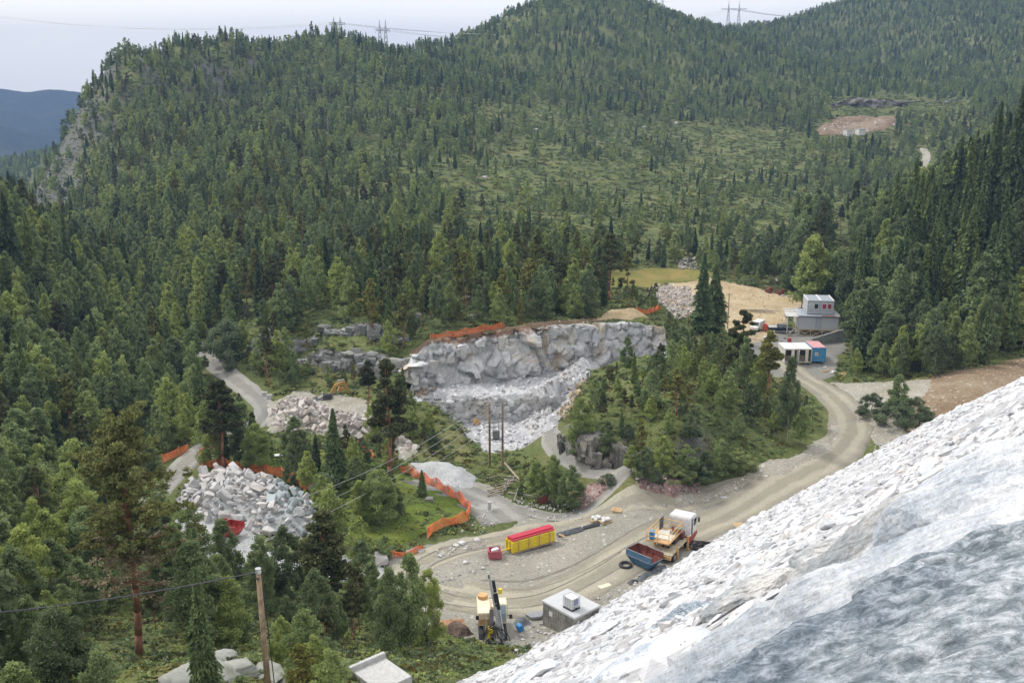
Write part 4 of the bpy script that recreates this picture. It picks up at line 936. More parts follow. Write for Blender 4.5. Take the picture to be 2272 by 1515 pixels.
def crown_obj(data, mat, name='crown', extra=()):
    Vs, Fs, Ts, Ms = [], [], [], []; b = 0
    mats = [mat]
    for (V, F, T), m in [(data, mat)] + list(extra):
        if m not in mats: mats.append(m)
        Vs.append(V); Fs.append(F + b); Ts.append(T); Ms.append(np.full(len(F), mats.index(m))); b += len(V)
    o = mesh_obj(name, np.vstack(Vs), np.vstack(Fs), None, link=False)
    for m in mats: o.data.materials.append(m)
    a = o.data.attributes.new('tint', 'FLOAT', 'FACE'); a.data.foreach_set('value', np.concatenate(Ts).astype(np.float32))
    o.data.polygons.foreach_set('material_index', np.concatenate(Ms).astype(np.int32)); return o
def trunk_obj(rng, r0, mat, hgt=1.0, bend=.012, blobs=(), nlimb=0, stubs=0, n=7, forked=False):
    mb = MB(); P = [(bend * math.sin(k * 1.3 + r0 * 99) * min(k, 1), bend * math.cos(k * 1.1) * min(k, 1), hgt * k / 6) for k in range(7)]
    mb.path(P, [r0 * (1 - .85 * k / 6) for k in range(7)], n)
    bl = list(blobs); rng.shuffle(bl)
    for x, y, z, r in bl[:nlimb]:
        z0 = max(.1, z - .55 * math.hypot(x, y) - .02); mb.tube((0, 0, z0), (x * .6, y * .6, (z0 + z) / 2 + .01), r0 * .28, r0 * .16, 4, False); mb.tube((x * .6, y * .6, (z0 + z) / 2 + .01), (x, y, z), r0 * .16, r0 * .06, 4, False)
    for _ in range(stubs):
        a = rng.uniform(0, 6.283); z = rng.uniform(.18, .55); L = rng.uniform(.05, .16)
        mb.tube((0, 0, z), (L * math.cos(a), L * math.sin(a), z + rng.uniform(-.02, .03)), r0 * .2, r0 * .04, 4, False)
    o = mesh_obj('trunk', mb.v, mb.f, mat, link=False); o.data.shade_smooth(); return o
# kinds of tree: (crown, trunk) pairs of unit height in three levels of detail
def kinds(level, seed):
    rng = np.random.default_rng(seed); N = {'near': 1.35, 'mid': .30, 'far': .055}[level]; LS = {'near': .85, 'mid': 1.6, 'far': 2.9}[level]
    K = {'spruce': [], 'pine': [], 'birch': [], 'willow': []}
    rep = {'near': 3, 'mid': 4, 'far': 3}[level]
    for i in range(rep):
        wr = [.155, .19, .13, .17][i]
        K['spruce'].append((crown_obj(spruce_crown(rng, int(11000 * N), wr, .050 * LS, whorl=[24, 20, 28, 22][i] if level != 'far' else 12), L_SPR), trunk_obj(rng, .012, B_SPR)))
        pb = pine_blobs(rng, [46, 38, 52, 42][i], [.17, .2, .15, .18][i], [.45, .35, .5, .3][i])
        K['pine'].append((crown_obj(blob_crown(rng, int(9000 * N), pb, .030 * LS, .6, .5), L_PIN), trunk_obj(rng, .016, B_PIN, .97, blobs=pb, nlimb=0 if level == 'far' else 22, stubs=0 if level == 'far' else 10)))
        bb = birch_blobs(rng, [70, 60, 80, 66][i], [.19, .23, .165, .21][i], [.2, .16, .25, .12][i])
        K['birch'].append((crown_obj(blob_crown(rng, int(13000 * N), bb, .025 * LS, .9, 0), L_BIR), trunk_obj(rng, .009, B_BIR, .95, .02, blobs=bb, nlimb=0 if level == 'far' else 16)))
    for i in range(2):
        bb = birch_blobs(rng, 60, .52, .10, .45); K['willow'].append((crown_obj(blob_crown(rng, int(7000 * N), bb, .048 * LS, .9, 0), L_WIL), trunk_obj(rng, .02, B_DRY, .8, .04, blobs=bb, nlimb=0 if level == 'far' else 14)))
    return K
KN, KM, KF = kinds('near', 1), kinds('mid', 2), kinds('far', 3)
def plant(kind, level, i, x, y, z, h, wf, rz, label, group, rng, parts=True):
    K = {'near': KN, 'mid': KM}[level][kind]; cr_, tr = K[i % len(K)]
    nm = {'willow': 'willow_bush'}.get(kind, kind + '_tree')
    e = empty(nm, (x, y, z - .1), rz, label, 'tree' if kind != 'willow' else 'bush', group); e.scale = (h * wf, h * wf, h)
    for src, n2 in ((cr_, 'crown'), (tr, 'trunk')):
        c = bpy.data.objects.new(n2, src.data); COL.objects.link(c); c.parent = e
    return e
def bare(kind, K, i):
    """crown and trunk in one mesh, for the massed far trees"""
    cr_, tr = K[kind][i]; bm = bmesh.new(); bm.from_mesh(cr_.data); nm = len(cr_.data.materials); nf0 = len(bm.faces); bm.from_mesh(tr.data)
    bm.faces.ensure_lookup_table()
    for f in bm.faces[nf0:]: f.material_index = nm
    me = bpy.data.meshes.new(kind); bm.to_mesh(me); bm.free()
    for m in list(cr_.data.materials) + list(tr.data.materials): me.materials.append(m)
    return me
# ---- hand placed trees: kind, u, v of the foot, v of the top, width factor, variant, label
HERO = [
 ('spruce',745,1078,905,1.15,1,'dark broad spruce standing alone in the middle of the grass island'),
 ('spruce',937,1102,1040,1.5,0,'small young spruce on the bright grass by the grey boulder'),
 ('pine',497,1042,838,1.35,0,'tall brown green pine where the two orange fences meet the forest road'),
 ('pine',866,1075,800,1.05,1,'tall wide pine between the two boulder piles and the netting'),
 ('pine',818,905,800,1.3,2,'shorter pine in front of the left end of the quarry'),
 ('birch',655,1030,922,1.25,0,'round topped birch on the grass behind the white boulder pile'),
 ('birch',572,1045,938,1.2,1,'birch with pale trunk right of the tall fence pine'),
 ('birch',540,1020,890,1.3,2,'dense birch leaning on the fence pine'),
 ('birch',716,1140,1052,1.1,0,'small birch at the right foot of the white boulder pile'),
 ('birch',842,1165,1040,1.35,1,'bushy birch in the cluster under the tall wide pine'),
 ('birch',800,1170,1065,1.2,2,'leafy birch left of the bushy one under the tall wide pine'),
 ('birch',875,1150,1070,1.2,0,'small birch right of the bushy one under the tall wide pine'),
 ('pine',728,1408,1135,1.35,2,'big bushy pine in the lower middle beside the boulders'),
 ('birch',912,1455,1225,.85,2,'slender tall birch at the left edge of the yard'),
 ('birch',950,1440,1262,.8,1,'thin birch nearest the drill rig'),
 ('birch',868,1450,1255,.9,0,'birch between the big bushy pine and the slender one'),
 ('birch',640,1345,1165,1.1,0,'birch in front of the white rubble left of the big bushy pine'),
 ('birch',585,1360,1190,1.0,1,'birch just left of the wooden pole top'),
 ('birch',505,1330,1150,1.1,2,'birch in front of the red skip'),
 ('birch',430,1290,1110,1.0,0,'airy birch between the big lone pine and the white boulders'),
 ('birch',112,1512,1335,.9,1,'thin birch with a pale stem at the lower left'),
 ('birch',640,1120,1080,1.1,1,''),
 ('spruce',1556,742,560,1.15,0,'tall dark spruce, left one of the twin pair on the knoll'),
 ('spruce',1583,742,585,1.3,1,'tall dark spruce, right one of the twin pair on the knoll'),
 ('pine',1352,668,515,1.2,0,'big grey brown pine above the quarry rim'),
 ('spruce',1252,655,520,.8,0,'narrow dark spruce left of the big pine above the quarry'),
 ('pine',1642,860,690,1.25,1,'broad round topped pine in front of the sandy fill'),
 ('pine',1700,900,735,1.1,2,'dense pine on the right shoulder of the knoll'),
 ('birch',1745,985,790,.6,2,'thin half bare tree at the inside of the road bend'),
 ('birch',1228,1118,1008,.9,1,'slender birch on the rough ground by the lower quarry track'),
 ('birch',1266,1132,1030,1.25,0,'round bright green birch by the lower quarry track'),
 ('birch',1190,1108,1022,1.2,2,'sparse birch left of the slender one by the quarry track'),
 ('birch',1988,940,830,1.15,2,'upright bush like birch in the scrub beside the road bend'),
 ('willow',505,812,708,1.0,0,'rounded grey green willow above the forest road'),
 ('willow',1935,925,872,1.3,1,'low willow scrub on the left beside the road bend'),
 ('willow',1990,950,885,1.3,0,'dense willow scrub around the upright birch at the bend'),
 ('willow',2030,935,880,1.2,1,'willow scrub at the edge of the brown bank'),
 ('birch',1390,828,745,.9,0,'birch at the left top of the knoll over the quarry rubble'),
 ('birch',2190,780,640,.8,1,'tall pale stemmed birch at the edge of the right hand forest'),
 ('birch',2060,800,690,1.0,0,'birch at the forest edge over the stony ground'),
 ('birch',1960,812,690,1.1,2,'birch at the forest edge right of the blue container'),
 ('spruce',2235,520,190,.8,1,'tallest dark spruce at the upper right edge'),
 ('spruce',2190,530,225,.7,2,'tall narrow spruce left of the tallest one at the upper right'),
 ('spruce',2020,560,400,.9,0,'dark spruce at the left front of the right hand stand'),
 ('spruce',1985,590,455,.9,1,'lower dark spruce heading the right hand stand'),
 ('spruce',30,640,425,1.0,1,'tall dark spruce at the left edge of the picture'),
 ('spruce',75,650,470,1.0,0,'dark spruce just right of the one at the left edge'),
 ('spruce',155,640,455,.6,2,'narrow pointed spruce standing above the left hand birches'),
 ('birch',915,750,690,1,0,''),
 ('willow',1500,1078,1032,1.2,0,'low bush growing against the knoll cliff above the red stones'),
 ('willow',1545,1075,1020,1.3,1,'wide bush at the right end of the knoll cliff'),
 ('willow',1455,1075,1040,1.0,1,'small bush at the foot of the knoll cliff'),
 ('birch',1600,1060,975,1.2,1,'leafy birch at the foot of the knoll beside the road verge'),
 ('birch',1400,1052,985,1.2,2,'birch growing on the lip of the knoll cliff'),
 ('birch',1470,1045,965,1.2,0,'birch near the right part of the knoll cliff top'),
 ('willow',1350,1078,1048,1.3,0,'low bush in front of the left part of the knoll cliff'),
 ('birch',1432,1072,990,1.3,1,'bushy birch hiding the right end of the knoll cliff'),
 ('willow',1300,1010,965,1.5,1,'bush hanging over the left end of the knoll cliff'),
 ('birch',1520,1068,985,1.4,0,'dense leafy birch low on the front of the knoll'),
 ('birch',1562,1072,1000,1.4,2,'low leafy birch at the right foot of the knoll front'),
 ('willow',1640,1045,1000,1.5,0,'bush on the knoll slope beside the road verge'),
 ('birch',1345,1010,930,1.2,2,'birch on top of the knoll over the quarry track'),
 ('birch',1290,960,880,1.2,0,'birch at the left edge of the knoll above the quarry track'),
 ('birch',2110,800,700,1.0,2,'birch left of the tall pale stemmed one at the forest edge'),
]
rngT = np.random.default_rng(77)
HPOS = []
def heroes():
    for (kind, u, v, vt, wf, i, label) in HERO:
        x, y, z = ground_at(u, v); h = float(at_y(u, vt, y)[2]) - z
        if h < .8: h = 2
        HPOS.append((x, y, h * .12 * wf))
        plant(kind, 'near' if y < 260 else 'mid', i, x, y, z, h, wf, float(rngT.uniform(0, 6.28)), label or 'small birch standing on its own near the boulders and outcrops', None if label else 'small lone birches', rngT)
heroes()
# the big lone pine: own crown, trunk with forks and dead lower branches
def lone_pine():
    rng = np.random.default_rng(9); x, y = at_y(310, 1462, 62)[:2]; z = h1(x, y); top = float(at_y(268, 900, 62)[2]); h = top - z
    e = empty('pine_tree', (x, y, z - .1), 0, 'big lone red barked pine with dead lower branches at the lower left', 'tree'); HPOS.append((x, y, 3))
    mb = MB(); P = []; ux = (at_y(268, 900, 62)[0] - x)
    for k in range(11):
        t = k / 10; P.append((ux * t + .12 * math.sin(5 * t), .15 * math.cos(4 * t) - .15, h * t * .97))
    mb.path(P, [.27 * (1 - .86 * (k / 10) ** 1.1) for k in range(11)], 10)
    tip = []
    def lim(t, az, L, r, rise, leaf=True, fork=2):
        k = t * 10; a = np.array(P[int(k)]) * (1 - k % 1) + np.array(P[min(10, int(k) + 1)]) * (k % 1)
        pts_ = [a]; d = np.array([math.cos(az), math.sin(az), rise])
        for j in range(4): d = d + rng.normal(0, .16, 3) + np.array([0, 0, .04]); pts_.append(pts_[-1] + d * L / 4)
        for j in range(4): mb.tube(pts_[j], pts_[j + 1], r * (1 - j * .23), r * (1 - (j + 1) * .23), 5, False)
        for j in range(1, 5):
            for s_ in range(fork):
                q = pts_[j] + np.array([rng.normal(0, .35 * L / 3), rng.normal(0, .35 * L / 3), rng.normal(0.1, .2)]); mb.tube(pts_[j], q, r * .22, r * .1, 4, False)
                tip.append((*q, leaf))
        tip.append((*pts_[-1], leaf))
    for k in range(64):
        t = .44 + .54 * (k / 64); lim(t, k * 2.4 + rng.normal(0, .3), (1 - t) ** .6 * 4.9 * rng.uniform(.6, 1.05) + .4, .07 * (1.25 - t), rng.uniform(-.05, .3), True)
    for k in range(20): lim(rng.uniform(.30, .52), rng.uniform(0, 6.28), rng.uniform(1.6, 3.6), .05, rng.uniform(-.35, .05), False)
    lim(.40, math.pi, 1.6, .12, .25, False, 1)
    tr = mesh_obj('trunk', mb.v, mb.f, B_PIN, e); tr.data.shade_smooth()
    T = np.array([t[:3] for t in tip]); lf = np.array([t[3] for t in tip])
    bl = np.c_[T[lf], rng.uniform(.26, .46, lf.sum())]; dl = np.c_[T[~lf], rng.uniform(.2, .45, (~lf).sum())]
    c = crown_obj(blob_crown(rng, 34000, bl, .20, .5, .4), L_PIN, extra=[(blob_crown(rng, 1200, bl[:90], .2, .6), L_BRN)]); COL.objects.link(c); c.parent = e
    d2 = crown_obj(blob_crown(rng, 4200, dl, .17, .5, 0), L_DRY, 'dead_twigs'); COL.objects.link(d2); d2.parent = e
lone_pine()

# ---- the rest of the woods
def zone(u, v, x, y, d):
    """mix (spruce, pine, birch, willow), density, height range, name of the stand"""
    if y < 330 and x > 38 + (y - 140) * .28 and x > 55: 
        return ((.68, .0, .32, .0) if (x > .36 * y + 8 and y > 178) else (.15, .05, .80, .0), .9, (9, 17) if y > 178 else (7, 11), 'right')
    if y < 330 and x < -.30 * y + 2 and u < 470:
        return ((.07, .05, .88, 0), .92, (5.5, 10), 'left')
    if y < 112 and u < 1120: return ((.04, .12, .74, .10), .5, (3, 7), 'front')
    if 108 < y < 192 and -20 < x < 62: return ((.08, .36, .50, .06), .9, (2.6, 5.8) if y < 136 else (5, 9.5), 'knoll')
    if y < 260: return ((.16, .30, .46, .08), .55, (5, 10.5), 'mid')
    if y > 620 or v < 205: return ((.20, .06, .74, 0), .84, (4.2, 8.4), 'ridge')
    j1 = float(fbm(x, y, 45, 3, 21)); opn = 1000 + .25 * (560 - v) + 90 * j1 < u < 1800 + 120 * j1 and 245 + 40 * j1 < v < 560
    if opn: return ((.16, .04, .60, .20), .27 + .3 * float(vnoise(x, y, 30, 5)), (2.0, 7.2), 'open')
    if u < 760: return ((.16, .22, .62, 0), .85, (4, 8.5), 'cliffs')
    return ((.16, .12, .60, .12), .54 + .3 * float(vnoise(x, y, 35, 9)), (3.5, 9), 'slope')
CLEAR = [  # parts of the view no random tree may cover (photo pixels)
 [(905,775),(960,745),(1100,722),(1200,712),(1330,690),(1480,700),(1480,760),(1400,775),(1310,830),(1290,900),(1250,930),(1250,1010),(1180,1050),(1060,1040),(1000,930),(930,880),(900,840)],
 [(432,772),(470,775),(610,890),(600,930),(560,900),(450,800)],[(340,1100),(375,1040),(440,985),(485,985),(470,1050),(410,1090)],[(240,1120),(330,1120),(350,1470),(280,1475)],[(240,930),(330,930),(330,1120),(240,1120)],
 [(860,1235),(1090,1190),(1400,1120),(1560,1080),(1850,960),(1860,900),(1700,840),(1680,740),(1690,715),(1750,690),(1790,650),(1860,650),(1860,740),(1895,745),(1890,850),(2272,790),(2272,900),(1500,1400),(980,1460),(960,1330),(860,1300)],
 [(400,1070),(490,1045),(640,1080),(715,1150),(690,1190),(640,1230),(540,1200),(480,1180),(400,1130)],
 [(600,900),(650,880),(720,870),(800,935),(700,965),(610,960)],
 [(890,1030),(960,1010),(1060,1050),(1200,1120),(1270,1075),(1420,1080),(1440,1130),(1100,1190),(1040,1130),(960,1100),(920,1060)],
 [(1450,640),(1600,620),(1740,640),(1780,690),(1660,720),(1600,745),(1500,710)],
 [(1330,600),(1500,590),(1560,600),(1560,620),(1400,628)],
 [(1000,1050),(1130,1050),(1130,890),(1070,890)],[(490,1140),(540,1140),(540,1200),(490,1200)],[(150,1160),(240,1160),(240,1195),(150,1195)],
 [(1815,262),(1980,255),(1985,295),(1815,302)],[(1840,215),(2150,205),(2150,240),(1840,245)],
 [(1280,1010),(1380,1000),(1500,1010),(1500,1070),(1280,1070)],[(860,1120),(1040,1110),(1040,1190),(860,1200)],[(945,750),(1000,715),(1130,700),(1130,740),(960,765)],[(1400,680),(1475,675),(1475,705),(1400,705)],
 [(560,1270),(600,1270),(610,1515),(560,1515)],[(350,1480),(660,1480),(660,1515),(350,1515)],[(785,1450),(960,1450),(1010,1515),(785,1515)],[(960,1360),(1200,1360),(1200,1440),(960,1430)],[(2040,330),(2075,330),(2075,360),(2040,360)],
 [(1835,495),(1890,495),(1890,545),(1835,545)],[(700,690),(760,700),(850,760),(905,810),(850,820),(700,790)],[(1910,930),(2100,930),(2080,975),(1910,1000)]]
CLEARN = [[(175,900),(420,900),(430,1150),(350,1480),(280,1480),(180,1250)]]      # keep what stands nearer than the lone pine off it
rng = np.random.default_rng(2024)
def cand(y0, y1, sp, m):
    n = int((y1 - y0) / sp); out = []
    for j in range(n):
        y = y0 + j * sp; half = y * .5 + 18 + y * m; xs_ = np.arange(-half, half, sp)
        out.append(np.c_[xs_ + rng.uniform(-.48, .48, len(xs_)) * sp, y + rng.uniform(-.48, .48, len(xs_)) * sp])
    return np.vstack(out)
CD = np.vstack([cand(38, 120, 2.9, .08), cand(120, 260, 3.1, .08), cand(260, 620, 3.4, .06), cand(620, 1150, 4.2, .04), cand(1150, 1560, 5.4, .03), (lambda a: a[a[:, 0] < -.33 * a[:, 1]])(cand(1560, 2080, 9, .03))])
CX, CY = CD[:, 0], CD[:, 1]; CZ = H(CX, CY); CU, CV, CF = project(CX, CY, CZ)
CQ = dam_q(CX, CY); damz = np.where(CQ > -3, dam_z(CQ), -99)
ok = (CZ > damz + .4) & (CV < 1800)
for p in NOTREE:
    pp = np.array(p); bb = (CX > pp[:, 0].min()) & (CX < pp[:, 0].max()) & (CY > pp[:, 1].min()) & (CY < pp[:, 1].max()) & ok
    ii = np.where(bb)[0]; ok[ii[inpoly(CX[ii], CY[ii], p)]] = False
for hx, hy, hr in HPOS: ok &= (CX - hx) ** 2 + (CY - hy) ** 2 > max(hr, 1.2) ** 2
eps = 3.0; gx = (H(CX + eps, CY) - CZ) / eps; gy = (H(CX, CY + eps) - CZ) / eps; slope = np.hypot(gx, gy)
TR = []
for i in np.where(ok)[0]:
    x, y, z, u, v, f = CX[i], CY[i], CZ[i], CU[i], CV[i], CF[i]
    mixv, dens, hr, zn = zone(u, v, x, y, f)
    if slope[i] > .8: dens *= max(.35, 1 - (slope[i] - .8) * 1.2)
    clump = float(vnoise(x, y, 9, 12)) * .35
    if rng.random() > dens + clump * (dens < .9): continue
    a = rng.random(); mv = np.array(mixv); c2 = float(vnoise(x, y, 22, 14)); mv = mv * np.array([1 + .9 * c2, 1 + .7 * c2, 1 - .8 * c2, 1]); mv = np.cumsum(mv / mv.sum())
    kind = ('spruce', 'pine', 'birch', 'willow')[int(np.searchsorted(mv, a))]
    h = rng.uniform(*hr) * ((1.0 if f > 260 else 1.18) if kind == 'spruce' else 1.08 if kind == 'pine' else 1.0)
    if rng.random() < .22: h *= .6
    if kind == 'willow': h = rng.uniform(1.5, 3.2)
    pxh = h * 2272 / f; cov = False
    if y < 700:
        Cs = [(u + du, v - pxh * t) for t, du in ((.97, 0), (.6, -.13 * pxh), (.6, .13 * pxh), (.3, 0), (.8, 0))]
        for _ in range(2):
            cov = any(inpoly(np.array([q[0] for q in Cs]), np.array([q[1] for q in Cs]), p).any() for p in (CLEAR + CLEARN if y < 66 else CLEAR))
            if not cov: break
            if y < 70: break
            h *= .5; pxh *= .5; Cs = [(u, v - pxh * .9), (u, v - pxh * .4)]
        if cov or h < 1.0: continue
    TR.append((kind, x, y, z, h, rng.uniform(.7, 1.1) if f > 150 else rng.uniform(.78, 1.25), u, v, f, zn))
ZN = {'right': 'in the stand on the right hand slope above the brown bank', 'left': 'in the thick woods on the left above the forest road',
      'front': 'in the foreground thicket at the lower left', 'knoll': 'on the wooded knoll between the quarry and the road bend',
      'mid': 'between the quarry rim and the foot of the hill', 'ridge': 'up on the skyline ridge', 'open': 'scattered on the open middle slope',
      'cliffs': 'on the steep left flank of the hill', 'slope': 'on the lower slope of the main hill'}
KD = {'spruce': 'dark pointed spruce', 'pine': 'brownish green pine', 'birch': 'leafy green birch', 'willow': 'low grey green willow bush'}
inst = {k: [] for k in ('spruce', 'pine', 'birch', 'willow')}; nind = 0
for kind in inst:
    L = [t for t in TR if t[0] == kind]
    inn = [t for t in L if -10 < t[6] < 2282 and t[7] - t[4] * 2272 / t[8] < 1515 and t[7] > 0]
    key = lambda t: -t[4] / t[8]
    lim = sorted(inn, key=key)[:{'spruce': 270, 'pine': 280, 'birch': 270, 'willow': 60}[kind]]; ids = set(map(id, lim))
    for t in lim:
        _, x, y, z, h, wf, u, v, f, zn = t
        plant(kind, 'near' if f < 105 else 'mid', int(rng.integers(0, 12)), x, y, z, h, wf, float(rng.uniform(0, 6.28)), KD[kind] + ' ' + ZN[zn], kind + ' trees ' + ZN[zn], rng); nind += 1
    inst[kind] = [t for t in L if id(t) not in ids]
print('trees', len(TR), 'single', nind)
order_ = []
for kind in ('birch', 'pine', 'spruce', 'willow'):
    for lv, K in (('m', KM), ('n', KF)):
        for i in range(2): order_.append((kind, lv, i))
pr = []
for kind, lv, i in order_:
    me = bare(kind, KM if lv == 'm' else KF, i); o = bpy.data.objects.new('wood_%s_%s_%d' % (kind, lv, i), me); pr.append(o)
names = sorted(p.name for p in pr); ix = {n: k for k, n in enumerate(names)}
allt = [t for k in inst for t in inst[k]]
P = np.array([(t[1], t[2], t[3] - .1) for t in allt]); hh = np.array([t[4] for t in allt]); ww = np.array([t[5] for t in allt])
ids = [ix['wood_%s_%s_%d' % (t[0], 'm' if t[8] < 330 else 'n', int(rng.integers(0, 2)))] for t in allt]
instancer('forest', pr, P, np.c_[rng.normal(0, .03, len(P)), rng.normal(0, .03, len(P)), rng.uniform(0, 6.28, len(P))], np.c_[hh * ww, hh * ww, hh], ids)
# undergrowth: low leafy tufts, heather and ferns
def tuft(seed, mat, n=70, lf=.28, fl=.55):
    r_ = np.random.default_rng(seed); o = crown_obj(blob_crown(r_, n, [(r_.normal(0, .35), r_.normal(0, .35), .18, .3) for _ in range(5)], lf, fl, .4), mat, 'tuft'); return o
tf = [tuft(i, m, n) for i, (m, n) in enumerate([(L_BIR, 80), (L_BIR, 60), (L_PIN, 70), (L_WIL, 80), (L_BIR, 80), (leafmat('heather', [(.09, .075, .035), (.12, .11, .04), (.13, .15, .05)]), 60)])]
for i, q in enumerate(tf): q.name = 'tuft_%d' % i
r3 = np.random.default_rng(8)
def under(n, y0, y1, smin, smax):
    yy = np.sqrt(r3.uniform(y0 ** 2, y1 ** 2, n)); xx = r3.uniform(-.56, .56, n) * yy; zz = H(xx, yy); q = dam_q(xx, yy)
    k = zz > np.where(q > -3, dam_z(q), -99) + .3
    for p in NOTREE:
        pp = np.array(p); b = k & (xx > pp[:, 0].min()) & (xx < pp[:, 0].max()) & (yy > pp[:, 1].min()) & (yy < pp[:, 1].max()); ii = np.where(b)[0]; k[ii[inpoly(xx[ii], yy[ii], p)]] = False
    s = r3.uniform(smin, smax, k.sum()); return np.c_[xx, yy, zz][k], s
U = [under(16000, 38, 130, .35, 1.0), under(26000, 130, 300, .5, 1.5), under(34000, 300, 700, .9, 2.4)]
P = np.vstack([a for a, b in U]); s = np.concatenate([b for a, b in U])
instancer('undergrowth', tf, P, np.c_[np.zeros(len(P)), np.zeros(len(P)), r3.uniform(0, 6.28, len(P))], np.c_[s, s, s * .7], r3.integers(0, 6, len(P)))
# ================================================================ OBJECTS
P_white = simple('white paint', (.74, .74, .73), .4, dirt=(.45, .42, .36)); P_grey = simple('light grey paint', (.42, .44, .46), .5, var=.06)
P_dark = simple('black rubber', (.025, .025, .027), .7); P_glass = simple('dark glass', (.03, .04, .055), .08, var=.02)
P_red = simple('faded red paint', (.42, .055, .05), .5, dirt=(.2, .09, .06)); P_rust = simple('rusty red steel', (.20, .055, .04), .8, var=.4, dirt=(.10, .05, .035))
P_blue = simple('worn blue paint', (.055, .16, .28), .5, var=.2, dirt=(.16, .12, .09)); P_cblue = simple('bright blue paint', (.08, .33, .60), .5, dirt=(.05, .2, .38))
P_or = simple('pale orange paint', (.62, .37, .15), .5, dirt=(.4, .2, .08)); P_cream = simple('cream yellow paint', (.82, .71, .52), .45, dirt=(.5, .36, .2))
P_steel = simple('grey steel', (.30, .31, .32), .45, .6); P_dsteel = simple('dark steel', (.07, .07, .08), .5, .5); P_gal = simple('galvanised steel', (.46, .48, .50), .4, .5)
P_wood = simple('weathered wood', (.36, .30, .22), .85, var=.3); P_nwood = simple('new timber', (.58, .40, .21), .8, var=.2); P_pole = simple('pole wood', (.30, .22, .14), .9, var=.35)
P_conc = simple('concrete', (.50, .50, .49), .85, dirt=(.36, .35, .33)); P_dconc = simple('stained concrete', (.27, .28, .26), .9, var=.3)
P_yel = simple('yellow plastic', (.78, .60, .03), .35, var=.08); P_pink = simple('red plastic', (.62, .05, .09), .35, var=.08); P_crate = simple('pinkish red plastic', (.50, .12, .15), .5)
P_bplas = simple('blue plastic', (.04, .24, .55), .35); P_tarp = simple('black plastic sheet', (.035, .037, .042), .4, var=.4); P_gtarp = simple('grey tarpaulin', (.10, .11, .125), .6, var=.35)
P_curt = simple('red curtain', (.30, .03, .07), .6); P_orf = None
P_roofg = simple('grey roofing felt', (.30, .33, .37), .8); P_dgreen = simple('dark car paint', (.012, .022, .030), .25, var=.05)
P_pylon = simple('pale pylon steel', (.52, .56, .60), .5, .2)
def yaw_of(a, b): return math.atan2(b[1] - a[1], b[0] - a[0])
def gz(u, v, z=None): return at_z(u, v, z) if z is not None else ground_at(u, v)
def wheel(e, x, y, r, wd=.28, name='wheel'):
    t = MB().tube((x - wd / 2, y, r), (x + wd / 2, y, r), r, n=18).build(name, P_dark, e, .03)
    s = 1 if x > 0 else -1
    MB().tube((x + s * (wd / 2 - .02), y, r), (x + s * (wd / 2 + .02), y, r), r * .55, n=14).build('rim', P_gal, t)
    return t
# ---- platform truck ------------------------------------------------
a = gz(1492, 1246, 0); b = gz(1532, 1203, 0); yw = yaw_of(a, b) - math.pi / 2
T = empty('platform_truck', ((a[0] + b[0]) / 2 - .9, (a[1] + b[1]) / 2 + .3, h1((a[0] + b[0]) / 2, (a[1] + b[1]) / 2) + .05), yw, 'white cabbed flatbed truck carrying an orange railed work platform beside the dam toe', 'truck')
c = MB(); c.box((-.45, -.2, .85), (.14, 7.2, .26)).box((.45, -.2, .85), (.14, 7.2, .26))
for y in (-3.4, -2, -.6, .8, 2.2, 3.2): c.box((0, y, .85), (.8, .12, .2))
c.build('chassis', P_dsteel, T)
cab = MB(); prof = [(1.75, 1.05), (3.85, 1.05), (3.95, 1.9), (3.72, 3.05), (3.5, 3.22), (1.85, 3.26), (1.75, 3.1)]
cab.prism([(y, z) for y, z in prof], -1.2, 1.2, 'x').build('cab', P_white, T, .06)
MB().box((0, 2.85, .82), (2.42, 2.2, .5)).box((0, 4.02, .75), (2.44, .22, .4)).build('bumper', P_red, T, .04)
for s in (-1, 1):
    MB().box((s * 1.215, 3.25, 2.35), (.03, .75, .75)).box((s * 1.215, 2.35, 2.1), (.03, .42, 1.75)).build('side_window', P_glass, T)
    MB().box((s * 1.42, 3.9, 2.35), (.16, .12, .55)).tube((s * 1.2, 3.75, 2.6), (s * 1.42, 3.9, 2.6), .02).build('mirror', P_dark, T)
    MB().box((s * 1.0, 2.95, .55), (.5, 1.5, .12)).box((s * 1.12, 1.95, .62), (.2, .9, .5)).build('mudguard', P_red, T, .03)
MB().prism([(3.9, 1.95), (3.98, 1.95), (3.76, 2.95), (3.68, 2.95)], -1.05, 1.05, 'x').build('windscreen', P_glass, T)
for y in (3.05, 1.35):
    for s in (-1, 1): wheel(T, s * 1.0, y, .50)
for s in (-1, 1): wheel(T, s * .95, -2.55, .50, .5)
MB().box((0, -1.2, 1.1), (2.4, 4.9, .14)).build('flatbed', simple('light worn deck', (.48, .42, .30), .8, var=.3), T, .02)
MB().box((0, -3.72, .85), (2.4, .12, .35)).box((.9, -3.1, .95), (.55, 1.1, .08)).box((-.9, -3.1, .95), (.55, 1.1, .08)).build('rear_frame', P_or, T)
for s in (-1, 1):
    for y in (-2.0, 1.0): MB().box((s * 1.28, y, .8), (.18, .2, 1.5)).box((s * 1.28, y, .06), (.4, .4, .1)).build('outrigger', P_or, T)
MB().box((-.1, -.1, 1.5), (1.3, 1.6, .7)).tube((-.3, -2.2, 1.3), (-.5, .6, 2.0), .12).tube((.3, -2.2, 1.3), (-.1, .6, 2.0), .12).build('lift_arm', P_dsteel, T)
MB().box((.3, .9, 1.55), (1.1, .7, .8)).tube((-.4, .9, 1.2), (-.4, .9, 2.3), .16).build('hydraulic_unit', P_rust, T, .03)
pf = MB().box((-.55, -1.2, 2.05), (2.5, 3.9, .12)).build('platform', P_or, T, .01)
